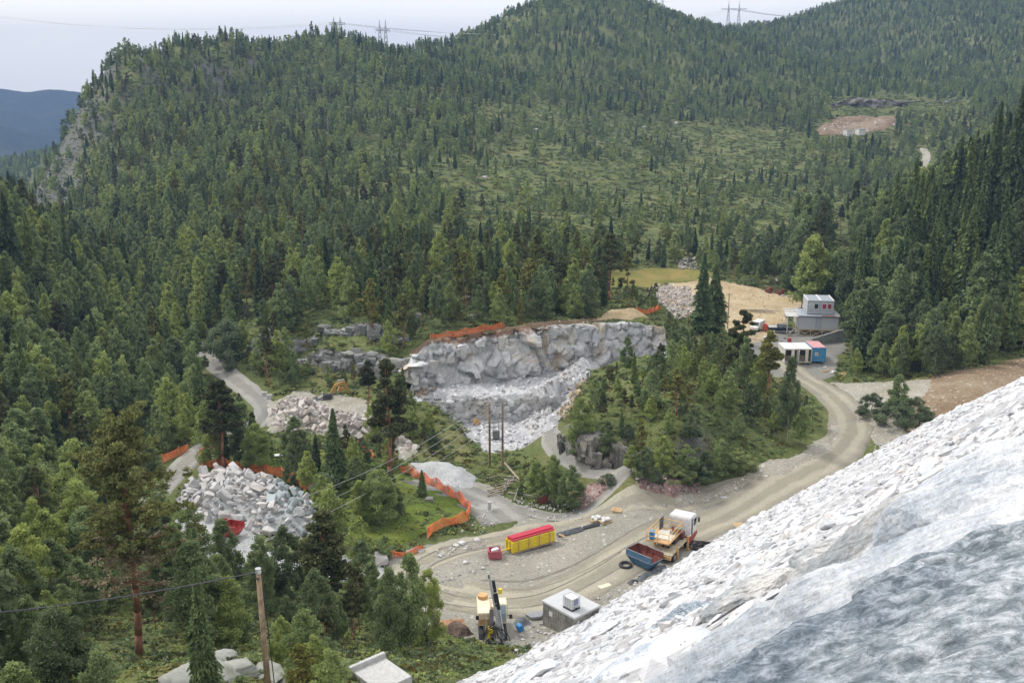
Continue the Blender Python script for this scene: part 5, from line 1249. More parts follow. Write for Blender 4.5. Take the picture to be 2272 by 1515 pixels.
MB().box((-.4, -1.1, 2.14), (1.9, 2.6, .05)).build('floor_plate', simple('pale plywood deck', (.62, .58, .50), .8, var=.2), pf)
rl = MB()
for x, y in [(-1.78, -3.12), (-1.78, -1.2), (-1.78, .72), (.68, -3.12), (.68, -1.2), (.68, .72), (-.55, -3.12), (-.55, .72)]: rl.tube((x, y, 2.1), (x, y, 3.1), .035)
for z in (2.6, 3.1): rl.path([(-1.78, -3.12, z), (.68, -3.12, z), (.68, .72, z), (-1.78, .72, z), (-1.78, -3.12, z)], .035)
rl.build('railing', simple('yellow orange railing', (.72, .42, .10), .5), pf)
MB().box((-1.5, .3, 2.75), (.06, 1.0, 1.2)).build('mesh_panel', P_gtarp, pf)
bl = MB().tube((-1.35, -2.7, 2.13), (-1.35, -2.7, 3.0), .3, n=16)
o = bl.build('barrel', P_bplas, None, .02); o.location = T.location; o.rotation_euler = T.rotation_euler; tag(o, 'bright blue barrel standing in the corner of the orange truck platform', 'barrel')
for k in range(5):
    q = MB().box((.1 + .12 * k, -.6 + .25 * k, 2.35 + .1 * (k % 3)), (.5, .34, .28), .4 * k).build('toolbox', P_rust if k % 2 else P_steel, None, .02)
    q.location = T.location; q.rotation_euler = T.rotation_euler; tag(q, 'rusty or grey box of gear lying on the truck platform', 'box', 'gear on the truck platform')
# ---- skip ----------------------------------------------------------
def skip(name, loc, yw, L, W, Ht, mo, mi, label, cat='skip'):
    e = empty(name, loc, yw, label, cat)
    b_, t_ = .58, 1.0; x0, x1 = -L / 2, L / 2; wb, wt = W * .32, W / 2; zm = Ht * .62
    def ring(z, fx, w_): return [(x0 * fx, -w_, z), (x1 * fx, -w_, z), (x1 * fx, w_, z), (x0 * fx, w_, z)]
    th = .05
    def shell(off, mat, nm):
        A, Bq, Cq = ring(.12 + off, .62 - off * .1, wb - off), ring(zm, 1 - off / L, wt - off), ring(Ht, 1 - off / L, wt - off)
        V = A + Bq + Cq; F = [(0, 1, 2, 3)]
        for k in range(4):
            n_ = (k + 1) % 4; F.append((k, n_, 4 + n_, 4 + k))
            if not k == 1: F.append((4 + k, 4 + n_, 8 + n_, 8 + k))
        return mesh_obj(nm, V, F, mat, e)
    shell(0, mo, 'shell'); shell(th, mi, 'lining')
    r = MB(); R_ = ring(Ht, 1, wt); Rm = ring(zm, 1.003, wt + .01)
    r.path([R_[1], R_[0], R_[3], R_[2]], .045); r.path([Rm[0], Rm[1], Rm[2], Rm[3], Rm[0]], .03); r.build('rim', P_steel if mo is P_blue else mo, e)
    g = MB()
    for fx in (-.5, 0, .5):
        for s in (-1, 1): g.tube((x0 * -fx * 1.1, s * (wb + .02), .15), (x0 * -fx * 1.6 if fx else 0, s * (wt + .01), zm), .03)
    g.build('rib', mo, e)
    MB().tube((x0 * .3, wt - .08, .3), (x0 * .3, wt - .08, Ht + .08), .09).tube((x0 * -.2, wt - .1, .3), (x0 * -.2, wt - .1, Ht * .8), .05).build('lifting_lug', P_rust, e)
    MB().box((0, -.4, .06), (L * .6, .12, .12)).box((0, .4, .06), (L * .6, .12, .12)).build('skid', P_dsteel, e)
    return e
ax = gz(1432, 1262, 0); skip('open_skip', (ax[0] - .1, ax[1] + .2, h1(ax[0], ax[1]) + .1), R(-46), 3.3, 2.0, 1.7, P_blue, P_rust, 'blue open skip with rusty red inside beside the truck')
ax = gz(512, 1192); skip('open_skip', (ax[0], ax[1], ax[2] + .2), R(-20), 2.6, 1.7, 1.5, P_red, P_red, 'bright red skip half hidden by birches below the white boulders')
# ---- drill rig -----------------------------------------------------
x, y, z = gz(1092, 1415, .3); z = h1(x, y)
D = empty('drilling_rig', (x, y + .6, z), R(4), 'cream and orange tracked drilling rig with raised black and grey boom at the dam toe', 'drilling rig')
for s in (-1, 1):
    tr = MB(); pr_ = [(-1.6, .05), (1.6, .05), (1.9, .35), (1.6, .72), (-1.6, .72), (-1.9, .35)]; tr.prism(pr_, s * 1.05 - .2, s * 1.05 + .2, 'x').build('track', P_dark, D, .05)
bd = MB().box((-.72, 1.0, 1.55), (1.15, 3.3, 1.25)).box((.2, 1.9, 1.35), (1.0, 1.6, .9)).build('body', P_cream, D, .06)
MB().tube((-.75, 2.2, 2.18), (-.75, 2.2, 2.5), .48, n=18).build('exhaust_box', P_or, bd, .04)
MB().box((-.72, -.68, 1.35), (.9, .04, .5)).build('grille', P_or, bd)
cb = MB().prism([(-.65, 1.1), (.9, 1.1), (.9, 2.85), (-.35, 2.85), (-.65, 2.1)], .35, 1.3, 'x').build('cab', P_cream, D, .05)
MB().prism([(-.70, 1.25), (-.66, 1.25), (-.66, 2.1), (-.38, 2.78), (-.42, 2.78), (-.70, 2.12)], .45, 1.2, 'x').build('windscreen', simple('pale glass', (.30, .36, .40), .1), cb)
MB().box((1.315, .1, 2.1), (.03, 1.1, 1.0)).build('side_window', P_glass, cb)
for s in (-1.35, 1.62): MB().box((s, -.6, 1.75), (.28, .12, .36)).tube((s * .8, -.4, 1.8), (s, -.6, 1.8), .03).build('mirror', P_dark, D)
bm_ = MB(); bm_.box((-.1, -1.4, 1.5), (.34, 2.6, .34), rx=R(38)).tube((-.1, -.3, .9), (-.1, -1.8, 1.7), .1).tube((.1, -.5, .9), (.1, -2.2, 2.2), .07); bm_.build('boom', P_dsteel, D)
MB().box((-.25, -1.95, 1.05), (.45, .5, 1.0), rx=R(15)).box((-.3, -2.1, .45), (.3, .35, .7)).build('boom_head', P_yel, D, .03)
fd = MB(); A_ = Vector((.62, -2.4, .35)); B_ = Vector((-.32, -1.5, 6.0)); dd = B_ - A_
fd.tube(A_, B_, .11, n=4).tube(A_ + Vector((.18, 0, 0)), B_ + Vector((.18, 0, -.6)), .07, n=4)
for k in range(9):
    q = A_ + dd * (k / 9 + .05); fd.box(q + Vector((.09, 0, 0)), (.34, .12, .06))
feed = fd.build('feed_beam', P_gal, D)
MB().box(A_ + dd * .62 + Vector((.28, .12, 0)), (.42, .34, 1.5), ry=R(-9)).box(A_ + dd * .86 + Vector((.3, .1, 0)), (.28, .3, 1.1), ry=R(-9)).build('hose_reel', P_dark, feed, .03)
MB().box(A_ + dd * .80 + Vector((.75, .1, -.1)), (.36, .34, .42)).build('rock_drill', P_yel, feed, .03)
MB().tube(A_ + Vector((.2, -.12, -.1)), B_ + Vector((.62, -.12, -2.2)), .05).tube(B_ + Vector((0, 0, 0)), B_ + Vector((0, 0, .35)), .12).build('drill_rod', P_steel, feed)
MB().tube((.95, -2.2, .5), (.55, -.6, 3.2), .07).tube((-.75, -1.6, .3), (-.55, -1.4, 2.1), .08).build('hydraulic_ram', P_gal, D)
hs = MB()
for k in range(7):
    r0 = .55 + .1 * k; cx = -.35 + .1 * k
    hs.path([(cx - r0 * math.cos(t), -2.0 - .3 * math.sin(t) - .05 * k, .4 + (1.3 + .1 * (k % 3)) * math.sin(t)) for t in np.linspace(0, math.pi, 11)], .035, 5)
hs.build('hose', P_dark, D)
MB().box((-.2, -2.3, .25), (.6, .5, .4)).tube((-.9, -2.3, .1), (-.4, -2.3, .6), .07).tube((.9, -2.5, .08), (.5, -2.4, .8), .07).box((.62, -2.5, .12), (.5, .4, .2)).build('dust_hood', P_dsteel, D, .02)
# ---- shed with tank --------------------------------------------------
zr = 2.7; c1, c2, c3 = (np.array(at_z(u, v, zr)[:2]) for u, v in ((1203, 1331), (1259, 1305), (1331, 1342))); c4 = c1 + (c3 - c2)
S = empty('shed', (*((c1 + c3) / 2), 0), 0, 'grey board shed with a flat felt roof half buried in the toe of the dam', 'shed'); cc = (c1 + c3) / 2
def inset(p, k): return p - cc + (cc - p) * k
Q = [inset(p, .05) for p in (c1, c2, c3, c4)]
MB().prism([tuple(p) for p in Q], -.3, zr - .22, 'z').build('wall', simple('grey weathered boards', (.33, .315, .275), .9, var=.45, scale=1.2), S)
bt = MB()
for A, Bq in ((Q[0], Q[3]), (Q[1], Q[0]), (Q[2], Q[1])):
    n_ = int(np.linalg.norm(Bq - A) / .22)
    for k in range(n_ + 1):
        p = A + (Bq - A) * k / n_; q = p * 1.006; bt.box((q[0], q[1], 1.2), (.05, .05, 2.5), yaw_of(A, Bq))
bt.build('batten', simple('dark batten', (.25, .24, .205), .9, var=.3), S)
MB().prism([tuple(inset(p, -.02)) for p in (c1, c2, c3, c4)], zr - .2, zr, 'z').build('roof', simple('pale roofing sheet', (.50, .51, .52), .7, var=.06), S, .01)
e1 = (c4 - c1) / np.linalg.norm(c4 - c1); p = Q[0] + e1 * 1.0; MB().box((p[0] * 1.01, p[1] * 1.01, 1.75), (.42, .06, .42), yaw_of(c1, c4)).build('sign', P_white, S)
tp = at_z(1268, 1348, zr); I = empty('liquid_tank', (tp[0], tp[1], zr), yaw_of(c1, c4), 'white caged liquid tank with a blue grey label standing on the shed roof', 'tank')
MB().box((0, 0, .08), (1.15, 1.0, .14)).build('pallet', P_dark, I); tk = MB().box((0, 0, .66), (1.06, .92, .98)).build('container', simple('white plastic', (.80, .80, .80), .4, var=.03), I, .05)
MB().tube((0, 0, 1.15), (0, 0, 1.2), .12, n=14).build('cap', P_white, tk)
cg = MB()
for k in range(5):
    for s in (-1, 1): cg.tube((-.56 + .28 * k, s * .49, .15), (-.56 + .28 * k, s * .49, 1.2), .018, n=5).tube((s * .57, -.49 + .245 * k, .15), (s * .57, -.49 + .245 * k, 1.2), .018, n=5)
for zz in (.2, .42, .64, .86, 1.08, 1.2): cg.path([(-.57, -.49, zz), (.57, -.49, zz), (.57, .49, zz), (-.57, .49, zz), (-.57, -.49, zz)], .018, 5)
cg.build('cage', P_gal, I); MB().box((.59, 0, .82), (.02, .5, .5)).build('label_plate', simple('violet grey plate', (.20, .21, .36), .5), I)
MB().box((.62, 0, .2), (.1, .16, .14)).build('valve', P_dark, I)
# ---- concrete block at the bottom ----------------------------------------
q1 = ground_at(808, 1508, 30); K = empty('concrete_block', (q1[0] - .6, q1[1] - .3, q1[2] + .75), R(42), 'pale concrete slab with a raised kerb at the bottom edge', 'concrete block')
MB().box((1.15, -1.3, -1.3), (2.3, 2.8, 2.6)).build('slab', P_conc, K, .02); MB().box((1.1, .12, -.1), (2.5, .26, .8)).build('kerb', P_conc, K, .02)
# ---- cabins and containers ------------------------------------------------
fx, fy, fz = at_z(1770, 746, .5); yw = R(-7)
C1 = empty('site_cabin', (fx, fy, fz), yw, 'light grey site cabin on timber stilts, the lower of the stacked pair', 'cabin')
MB().box((3.8, 3.3, 2.75), (7.6, 6.6, 2.6)).build('wall', P_grey, C1, .02); rf = MB().box((3.8, 3.2, 4.12), (7.9, 7.0, .12)).build('roof', P_roofg, C1)
sl_ = MB()
for k in range(5): sl_.box((-.9 + .0 * k, 1.0 + 1.25 * k, 4.22), (3.0, .35, .08))
for k in range(3): sl_.box((7.4, 1.0 + 1.25 * k, 4.2), (1.0, .35, .08))
sl_.build('roof_slat', P_white, rf)
MB().box((3.8, -.03, 4.0), (7.7, .06, .14)).build('fascia', P_dark, C1)
dr = MB().box((3.75, -.02, 2.65), (.95, .05, 2.05)).build('door', simple('grey door', (.36, .38, .42), .5), C1)
MB().box((3.28, -.05, 2.65), (.06, .04, 2.1)).box((4.22, -.05, 2.65), (.06, .04, 2.1)).box((3.75, -.05, 3.7), (1.0, .04, .06)).build('door_frame', P_blue, dr)
MB().box((5.6, -.25, 4.25), (2.6, .5, .06), ).build('awning', simple('red brown board', (.34, .15, .11), .7), C1)
MB().tube((7.62, -.1, 1.5), (7.55, -.1, 4.0), .06).build('drainpipe', P_rust, C1)
st = MB()
for k in range(4): st.box((.2 + 2.2 * k, .1, .62), (.14, .14, 1.65)).box((.2 + 2.2 * k, 5.8, .62), (.14, .14, 1.65))
st.box((3.7, .1, 1.38), (7.4, .16, .16))
for k in range(3):
    for s in (-1, 1): st.tube((.2 + 2.2 * k, .02, .65 - s * .6), (2.4 + 2.2 * k, .02, .65 + s * .6), .06, n=4)
st.build('stilt_frame', P_nwood, C1)
MB().box((-1.2, 1.6, 3.95), (2.3, 3.2, .1)).box((-2.1, .2, 2.2), (.12, .12, 3.6)).box((-.5, .2, 2.2), (.12, .12, 3.6)).box((-2.1, 3, 2.2), (.12, .12, 3.6)).build('porch', P_white, C1)
lm = MB()
for k in range(6): lm.box((-1.9 + .2 * k, -.2, .25 + .25 * k), (.22, .9, .05))
lm.box((-1.3, -.65, 1.2), (1.6, .06, .06)).box((-1.9, -.65, .8), (.06, .06, 1.1)).box((-.7, -.65, 1.6), (.06, .06, 1.1)).build('steps', P_wood, C1)
C2 = empty('site_cabin', (fx + 1.7, fy + .9, fz + 4.27), yw, 'grey upper site cabin with two red curtained windows stacked on the lower one', 'cabin')
for k in range(2): MB().box((1.3 + 2.52 * k, 2.9, 1.3), (2.5, 5.8, 2.6)).build('wall', P_grey, C2, .03); MB().box((1.3 + 2.52 * k, 2.9, 2.64), (2.4, 5.9, .1)).build('roof', P_roofg, C2)
MB().box((.12, 2.9, 2.72), (.22, 5.9, .08)).box((2.56, 2.9, 2.72), (.3, 5.9, .08)).box((5.0, 2.9, 2.72), (.22, 5.9, .08)).build('roof_edge', P_white, C2)
for x_, m_ in ((.75, simple('pale blind', (.5, .5, .52), .5)), (1.72, P_glass), (3.25, P_curt), (4.22, P_curt)):
    wn = MB().box((x_, -.03, 1.6), (.86, .07, 1.05)).build('window', P_white, C2); MB().box((x_, -.075, 1.6), (.70, .04, .90)).build('pane', m_, wn)
def container(u, v, z, L, mat, roofm, label, open_=False):
    x, y, zz = at_z(u, v, z); e = empty('shipping_container', (x, y, z + .1), 0, label, 'container'); W, Hh = 2.4, 2.5
    s = MB()
    if open_:
        s.box((.04, L / 2, Hh / 2), (.08, L, Hh)).box((W - .04, L / 2, Hh / 2), (.08, L, Hh)).box((W / 2, L - .04, Hh / 2), (W - .16, .08, Hh)).box((W / 2, L / 2, .05), (W - .16, L - .1, .1)).box((W / 2, L / 2 - .02, Hh - .07), (W - .16, L - .1, .1))
    else: s.box((W / 2, L / 2, Hh / 2), (W, L, Hh))
    s.build('body', mat, e, .01)
    MB().box((W / 2, L / 2, Hh + .03), (W - .06, L - .06, .06)).build('roof', roofm, e)
    g = MB()
    for x_ in (.05, W - .05): g.box((x_, -.03, Hh / 2), (.12, .1, Hh))
    g.box((W / 2, -.03, Hh - .06), (W, .1, .12)).box((W / 2, -.03, .07), (W, .1, .14)); g.build('corner_frame', mat, e)
    if open_:
        MB().box((-.02, -.5, Hh / 2), (.06, 1.1, Hh - .2), R(-12)).build('door', mat, e); MB().box((W * .62, -.06, Hh / 2), (.55, .07, Hh - .2)).build('door', mat, e)
        MB().box((1.0, 1.2, .6), (.8, .6, 1.0)).build('shelf', P_wood, e)
    else:
        g = MB()
        for k in range(9): g.box((.2 + k * .25, -.02, Hh / 2), (.10, .05, Hh - .3))
        g.build('door', mat, e); MB().box((.75, -.06, 1.35), (.62, .04, .55)).build('sign', P_white, e); MB().box((.75, -.085, 1.35), (.40, .02, .22)).build('sign_print', simple('sign print', (.32, .30, .14), .6), e)
        MB().tube((1.15, -.1, .2), (1.15, -.1, Hh - .2), .03).tube((1.6, -.1, .2), (1.6, -.1, Hh - .2), .03).build('lock_rod', P_gal, e)
    return e
container(1739, 806, .4, 4.6, simple('off white container paint', (.66, .65, .58), .5, dirt=(.4, .36, .28)), P_white, 'off white container with its doors open, leftmost of the three by the road', True)
container(1770, 806, .4, 4.6, simple('cream container paint', (.64, .62, .52), .5, dirt=(.4, .35, .26)), P_white, 'cream container with dark open doorway between the white and the blue one', True)
container(1801, 803, .4, 4.8, P_cblue, simple('pink red roof', (.55, .24, .24), .6, dirt=(.7, .65, .62)), 'bright blue container with pinkish roof and a small white sign')
# retaining wall, pickup, van
p1, p2 = gz(1800, 766), gz(1897, 752); L = math.dist(p1[:2], p2[:2])
W_ = empty('retaining_wall', p1, yaw_of(p1, p2), 'grey concrete retaining wall running right behind the containers', 'wall')
MB().prism([(0, -.5), (L, -.5), (L, 2.4), (L * .6, 2.2), (0, 1.3)], -.2, .2).build('wall_slab', P_dconc, W_)
rlw = MB()
for k in range(6): rlw.tube((L * k / 5, 0, 1.3), (L * k / 5, 0, 1.3 + 1.1 + .9 * k / 5), .03, n=5)
rlw.build('railing', P_gal, W_)
def pickup(loc, yw, label):
    e = empty('pickup_truck', loc, yw, label, 'pickup')
    MB().prism([(-2.5, .45), (2.4, .45), (2.5, .75), (2.35, 1.02), (1.2, 1.1), (-2.5, 1.1)], -.85, .85).build('body', P_dgreen, e, .05)
    cbn = MB().prism([(-.75, 1.1), (1.25, 1.1), (.65, 1.68), (-.6, 1.7)], -.75, .75).build('cab', P_dgreen, e, .05)
    for s in (-1, 1):
        MB().prism([(-.6, 1.15), (.15, 1.15), (.15, 1.6), (-.5, 1.6)], s * .76 - .015, s * .76 + .015).build('window', simple('sky glass', (.25, .3, .34), .1), cbn)
        MB().prism([(.25, 1.15), (1.0, 1.15), (.6, 1.58), (.25, 1.6)], s * .76 - .015, s * .76 + .015).build('window', simple('sky glass', (.25, .3, .34), .1), cbn)
    MB().box((-1.65, 0, 1.16), (1.7, 1.6, .1)).build('bed_cover', P_gal, e, .02); MB().box((2.5, 0, .6), (.1, 1.7, .25)).build('bumper', P_gal, e)
    for x_ in (-1.5, 1.6):
        for s in (-1, 1):
            t = MB().tube((x_, s * .72, .38), (x_, s * .92, .38), .38, n=16).build('wheel', P_dark, e); MB().tube((x_, s * .91, .38), (x_, s * .94, .38), .26, n=12).build('rim', P_white, t)
    return e
x, y, z = gz(1732, 740, .4); pickup((x, y, h1(x, y) + .12), R(-3), 'dark green pickup with a grey bed cover parked left of the cabins')
x, y, z = gz(1680, 738, .4); V_ = empty('van', (x, y, h1(x, y) + .12), R(-125), 'white van parked behind the pickup at the edge of the sandy fill', 'van')
MB().prism([(-1.9, .4), (2.1, .4), (2.15, .95), (1.5, 1.1), (.95, 1.85), (-1.9, 1.9)], -.85, .85).build('body', P_white, V_, .08)
MB().prism([(1.5, 1.14), (1.54, 1.1), (1.0, 1.8), (.97, 1.75)], -.7, .7).build('windscreen', P_glass, V_)
for x_ in (-1.3, 1.35):
    for s in (-1, 1): MB().tube((x_, s * .7, .34), (x_, s * .9, .34), .34, n=14).build('wheel', P_dark, V_)
x, y, z = gz(1698, 738, .4); o = MB().box((0, 0, .7), (.9, .8, 1.0)).box((0, 0, 1.3), (.6, .5, .25)).tube((-.3, -.45, .2), (-.3, .45, .2), .2).build('compressor', simple('red orange paint', (.70, .12, .05), .5), None, .04); o.location = (x, y, h1(x, y) + .1); tag(o, 'small red orange machine between the white van and the pickup', 'machine')
x, y, z = gz(1751, 760); o = MB().tube((0, 0, 0), (0, 0, .9), .38, n=14).build('barrel', P_red, None, .03); o.location = (x, y, z); tag(o, 'red barrel below the cabins behind the containers', 'barrel')
x, y, z = gz(1698, 754); o = MB().tube((0, 0, 0), (0, .25, .35), .45, n=16).tube((0, 0, 0), (0, .28, .4), .2, n=12).build('cable_drum', P_white, None, .03); o.location = (x, y, z + .3); tag(o, 'white cable drum on the dark bank under the pickup', 'cable drum')
for i, (u, v, r) in enumerate([(1700,752,.25),(1715,757,.3),(1725,750,.22),(1733,758,.3),(1742,752,.25),(1708,760,.25)]): single_rock(u, v, r * 1.6, M_dark, 600 + i, 'dark stone on the bank between the pickup and the containers', group='dark stones on the bank')
# ---- pipes, crate, pallets ---------------------------------------------------
pa, pb = gz(1137, 1229, 0), gz(1232, 1201, 0); L = math.dist(pa[:2], pb[:2]) ; yw = yaw_of(pa, pb)
PB = empty('pipe_stack', (pa[0], pa[1], h1(pa[0], pa[1]) + .1), yw, 'long stack of yellow plastic pipes topped with red ones on the gravel', 'pipes')
r = .085; g = MB()
for row in range(7):
    for k in range(8): g.tube((.05 * ((row * 3 + k) % 3), .1 + k * .19, .1 + r + row * .175), (L, .1 + k * .19, .1 + r + row * .175), r, n=7)
g.build('yellow_pipes', P_yel, PB)
g = MB()
for k in range(6): g.tube((.15, .2 + k * .2, .1 + 7.6 * .175), (L - .05, .2 + k * .2, .1 + 7.6 * .175), .1, n=7)
for k in range(4): g.tube((.15, .4 + k * .2, .27 + 7.6 * .175), (L - .05, .4 + k * .2, .27 + 7.6 * .175), .1, n=7)
g.build('red_pipes', P_pink, PB)
for k in range(4): MB().box((L * (.15 + .24 * k), .75, .72), (.08, 1.62, 1.3)).build('timber_strap', P_nwood, PB)
MB().box((L / 2, 0, .04), (L, .12, .1)).box((L / 2, 1.4, .04), (L, .12, .1)).build('skid', P_wood, PB)
g = MB(); g.tube((-1.4, .5, .5), (.2, .5, .5), .085).tube((-1.3, .75, .35), (.2, .75, .35), .085); g.build('yellow_pipes', P_yel, PB)
x, y, z = gz(1098, 1237, 0); RC = empty('plastic_crate', (x, y, h1(x, y) + .08), R(8), 'square pinkish red crate on the gravel left of the yellow pipes', 'crate')
g = MB(); w2 = .62
for s in (-1, 1): g.box((0, s * w2, .5), (2 * w2, .06, .8)).box((s * w2, 0, .5), (.06, 2 * w2 - .07, .8))
g.box((0, 0, .14), (2 * w2 - .1, 2 * w2 - .1, .06)); g.build('sides', P_crate, RC)
g = MB()
for k in range(6): g.box((-.55 + .22 * k, -w2 - .05, .5), (.05, .04, .8)).box((-w2 - .05, -.55 + .22 * k, .5), (.04, .05, .8))
g.box((0, -w2 - .05, .9), (1.3, .06, .08)).box((-w2 - .05, 0, .9), (.06, 1.3, .08)); g.build('ribs', P_crate, RC)
MB().box((-.4, -.4, .05), (.2, .2, .1)).box((.4, -.4, .05), (.2, .2, .1)).box((-.4, .4, .05), (.2, .2, .1)).box((.4, .4, .05), (.2, .2, .1)).build('foot', P_dark, RC)
MB().box((.1, .1, .8), (.7, .5, .3), .5).box((-.2, -.2, .85), (.4, .4, .25), .2).build('contents', P_white, RC, .04)
def long_thing(name, a, b, r, n, mat, label, cat, z=0.05, sag=0):
    g = MB(); a, b = np.array(a), np.array(b); d = (b - a) / np.linalg.norm(b - a); s = np.array([-d[1], d[0], 0])
    for k in range(n): o_ = s * (k - (n - 1) / 2) * r * 2.1 + np.array([0, 0, r + z]); g.tube(a + o_, b + o_ + s * .1 * (k % 3), r, n=7)
    o = g.build(name, mat); return tag(o, label, cat)
long_thing('black_pipes', gz(1237, 1190), gz(1292, 1176), .09, 5, P_gtarp, 'bundle of dark plastic pipes lying beyond the yellow stack', 'pipes', .1)
long_thing('black_pipes', gz(1293, 1175), gz(1330, 1165), .1, 3, P_tarp, 'black plastic pipes lying next to the white sacks', 'pipes', .1)
long_thing('plank', gz(1240, 1187, 0), gz(1253, 1194, 0), .05, 2, P_nwood, 'short pale plank lying under the dark pipe bundle', 'plank', .1)
def pallet(u, v, yw, label, load=None, z=None, mat=P_nwood, name='pallet'):
    x, y, z_ = gz(u, v, z); e = empty(name, (x, y, max(z_, h1(x, y)) + .1), yw, label, 'pallet'); g = MB()
    for k in range(7): g.box((-.54 + .18 * k, 0, .13), (.12, 1.1, .025))
    g.build('deck', mat, e); g = MB()
    for k in range(3): g.box((0, -.5 + .5 * k, .06), (1.2, .09, .09))
    g.build('bearer', mat, e)
    if load: load(e)
    return e
def sacks(e):
    for k, (x_, y_, z_, r_) in enumerate([(-.3, -.2, .3, .4), (.35, .1, .35, .3), (0, .35, .3, .8), (.2, -.3, .45, .1)]):
        MB().box((x_, y_, z_), (.62, .42, .24), r_).build('sack', P_white, e, .08)
pallet(1342, 1172, R(25), 'pallet loaded with white sacks at the edge of the gravel track', sacks, 0); pallet(1322, 1164, R(50), 'pallet with a heap of white sacks beside the black pipes', sacks, 0)
pallet(1368, 1157, R(-20), 'bare yellowish pallet lying flat by the red stone heap', None, 0); pallet(1640, 1168, R(15), 'bare pale pallet lying by the dam toe beyond the truck', None, 0)
def flat(name, pix, z, th, mat, label, cat):
    pp = [at_z(u, v, z) for u, v in pix]; zz = max(h1(p[0], p[1]) for p in pp) + .12
    return tag(MB().prism([(p[0], p[1]) for p in pp], zz, zz + th, 'z').build(name, mat, None, .005), label, cat)
flat('plywood_sheet', [(1324,1305),(1350,1298),(1357,1303),(1334,1311)], 0, .04, simple('pale plywood', (.66, .62, .46), .7), 'pale plywood sheet lying on the grey gravel behind the shed', 'board')
flat('steel_plate', [(1166,1372),(1190,1366),(1210,1368),(1200,1378),(1178,1380)], 0, .25, P_steel, 'grey steel tray lying left of the board shed', 'tray')
# crumpled plastic, tyre, cables
def crumple(name, pix, z, hgt, mat, label, cat, seed=1, hf=None, cell=.16):
    poly = [at_z(u, v, z)[:2] for u, v in pix] if hf is None else pix
    o = sheet(name, poly, mat, cell, .12, .12, 1.5, rise=hgt, rw=.5, seed=seed, sink=.05, bump_n=.05, rnd=.22, kind='thing', hf=hf, clear=False); return tag(o, label, cat)
crumple('plastic_sheet', [(1412,1294),(1420,1283),(1455,1262),(1478,1256),(1476,1266),(1440,1284),(1424,1296)], 0, .3, P_gtarp, 'grey black plastic sheet crumpled on the stones under the blue skip', 'plastic sheet', 3)
crumple('plastic_sheet', [(1392,1297),(1402,1291),(1418,1293),(1415,1299),(1400,1301)], 0, .25, P_tarp, 'small black plastic bundle left of the crumpled sheet by the skip', 'plastic sheet', 4)
def tyre(u, v, z, r, label, tilt=.2):
    x, y, _ = at_z(u, v, z); g = MB(); n = 18; m = 8; V = []
    for i in range(n):
        for j in range(m):
            a_, b_ = 6.283 * i / n, 6.283 * j / m; V.append(((r + .3 * r * math.cos(b_)) * math.cos(a_), (r + .3 * r * math.cos(b_)) * math.sin(a_), .3 * r * math.sin(b_)))
    F = [(i * m + j, ((i + 1) % n) * m + j, ((i + 1) % n) * m + (j + 1) % m, i * m + (j + 1) % m) for i in range(n) for j in range(m)]
    o = mesh_obj('tyre', V, F, P_dark, smooth=True); o.location = (x, y, h1(x, y) + .3 * r + .1); o.rotation_euler = (tilt, 0, 0); tag(o, label, 'tyre')
tyre(1388, 1262, 0, .55, 'old black tyre lying left of the blue skip', .1); 
g = MB(); x, y, z = gz(1563, 1213, 0); r4 = np.random.default_rng(3)
for k in range(12):
    c = r4.normal(0, .4, 2); rr = r4.uniform(.3, .9); g.path([(c[0] + 1.5 * rr * math.cos(t) + .2 * math.sin(3 * t), c[1] + rr * math.sin(t), .15 + .12 * math.sin(2 * t + k) + .02 * k) for t in np.linspace(0, 5.6, 12)], .045, 5)
o = g.build('cable_tangle', P_dark); o.location = (x, y, h1(x, y) + .1); tag(o, 'tangle of black cable on the stones in front of the truck', 'cable')
long_thing('plank_bundle', gz(975, 1394), gz(1032, 1392), .12, 6, simple('reddish planks', (.52, .30, .17), .8, var=.3), 'bundle of reddish tan planks left of the drilling rig', 'planks', .25)
for u, v, lb in ((1150, 1396, 'small blue drum lying right of the drilling rig'), (167, 1190, 'light blue canister beside the dark car under the trees')):
    x, y, z = gz(u, v); o = MB().tube((0, 0, .3), (.25, -.6, .3), .3, n=14).tube((.25, -.6, .3), (.27, -.65, .3), .1, n=10).build('drum', P_bplas, None, .03); o.location = (x, y, z + .1); tag(o, lb, 'drum')
crumple('plastic_sheet', [(1140,1388),(1150,1378),(1172,1380),(1176,1390),(1160,1397),(1145,1396)], 0, .5, P_gtarp, 'dark tarpaulin heap behind the small blue drum', 'tarpaulin', 6)
crumple('brush_heap', [(985,1420),(1000,1400),(1030,1405),(1050,1425),(1020,1440)], 0, .6, simple('dark scrap', (.12, .08, .06), .9, var=.5), 'dark heap of scrap and roots below the reddish planks', 'heap', 7)
x, y, z = gz(1205, 1118); g = MB(); g.box((0, 0, .5), (1.2, .6, .5), .3).box((.3, 0, .9), (.5, .5, .5), .6).tube((-.8, 0, .3), (.8, .2, 1.1), .08).tube((-.6, .3, .2), (-.2, -.3, 1.2), .07); o = g.build('scrap_machine', P_rust); o.location = (x, y, z); tag(o, 'rusty scrap machinery under the birches beside the quarry track', 'scrap')
for i, (u, v) in enumerate([(1706, 650), (1731, 655)]):
    x, y, z = gz(u, v); g = MB(); g.box((0, 0, .6), (1.6, 1.0, .6), .3).box((.5, 0, 1.1), (.8, .8, .7), .1).tube((-1.1, 0, .5), (-.3, .2, 1.6), .12).tube((-.6, -.5, .3), (.6, -.5, .3), .3); o = g.build('scrap_machine', P_rust); o.location = (x, y, z); tag(o, ['rusty scrap piece at the far edge of the sandy fill', 'rusty machine beside the row of rocks on the sandy fill'][i], 'scrap')
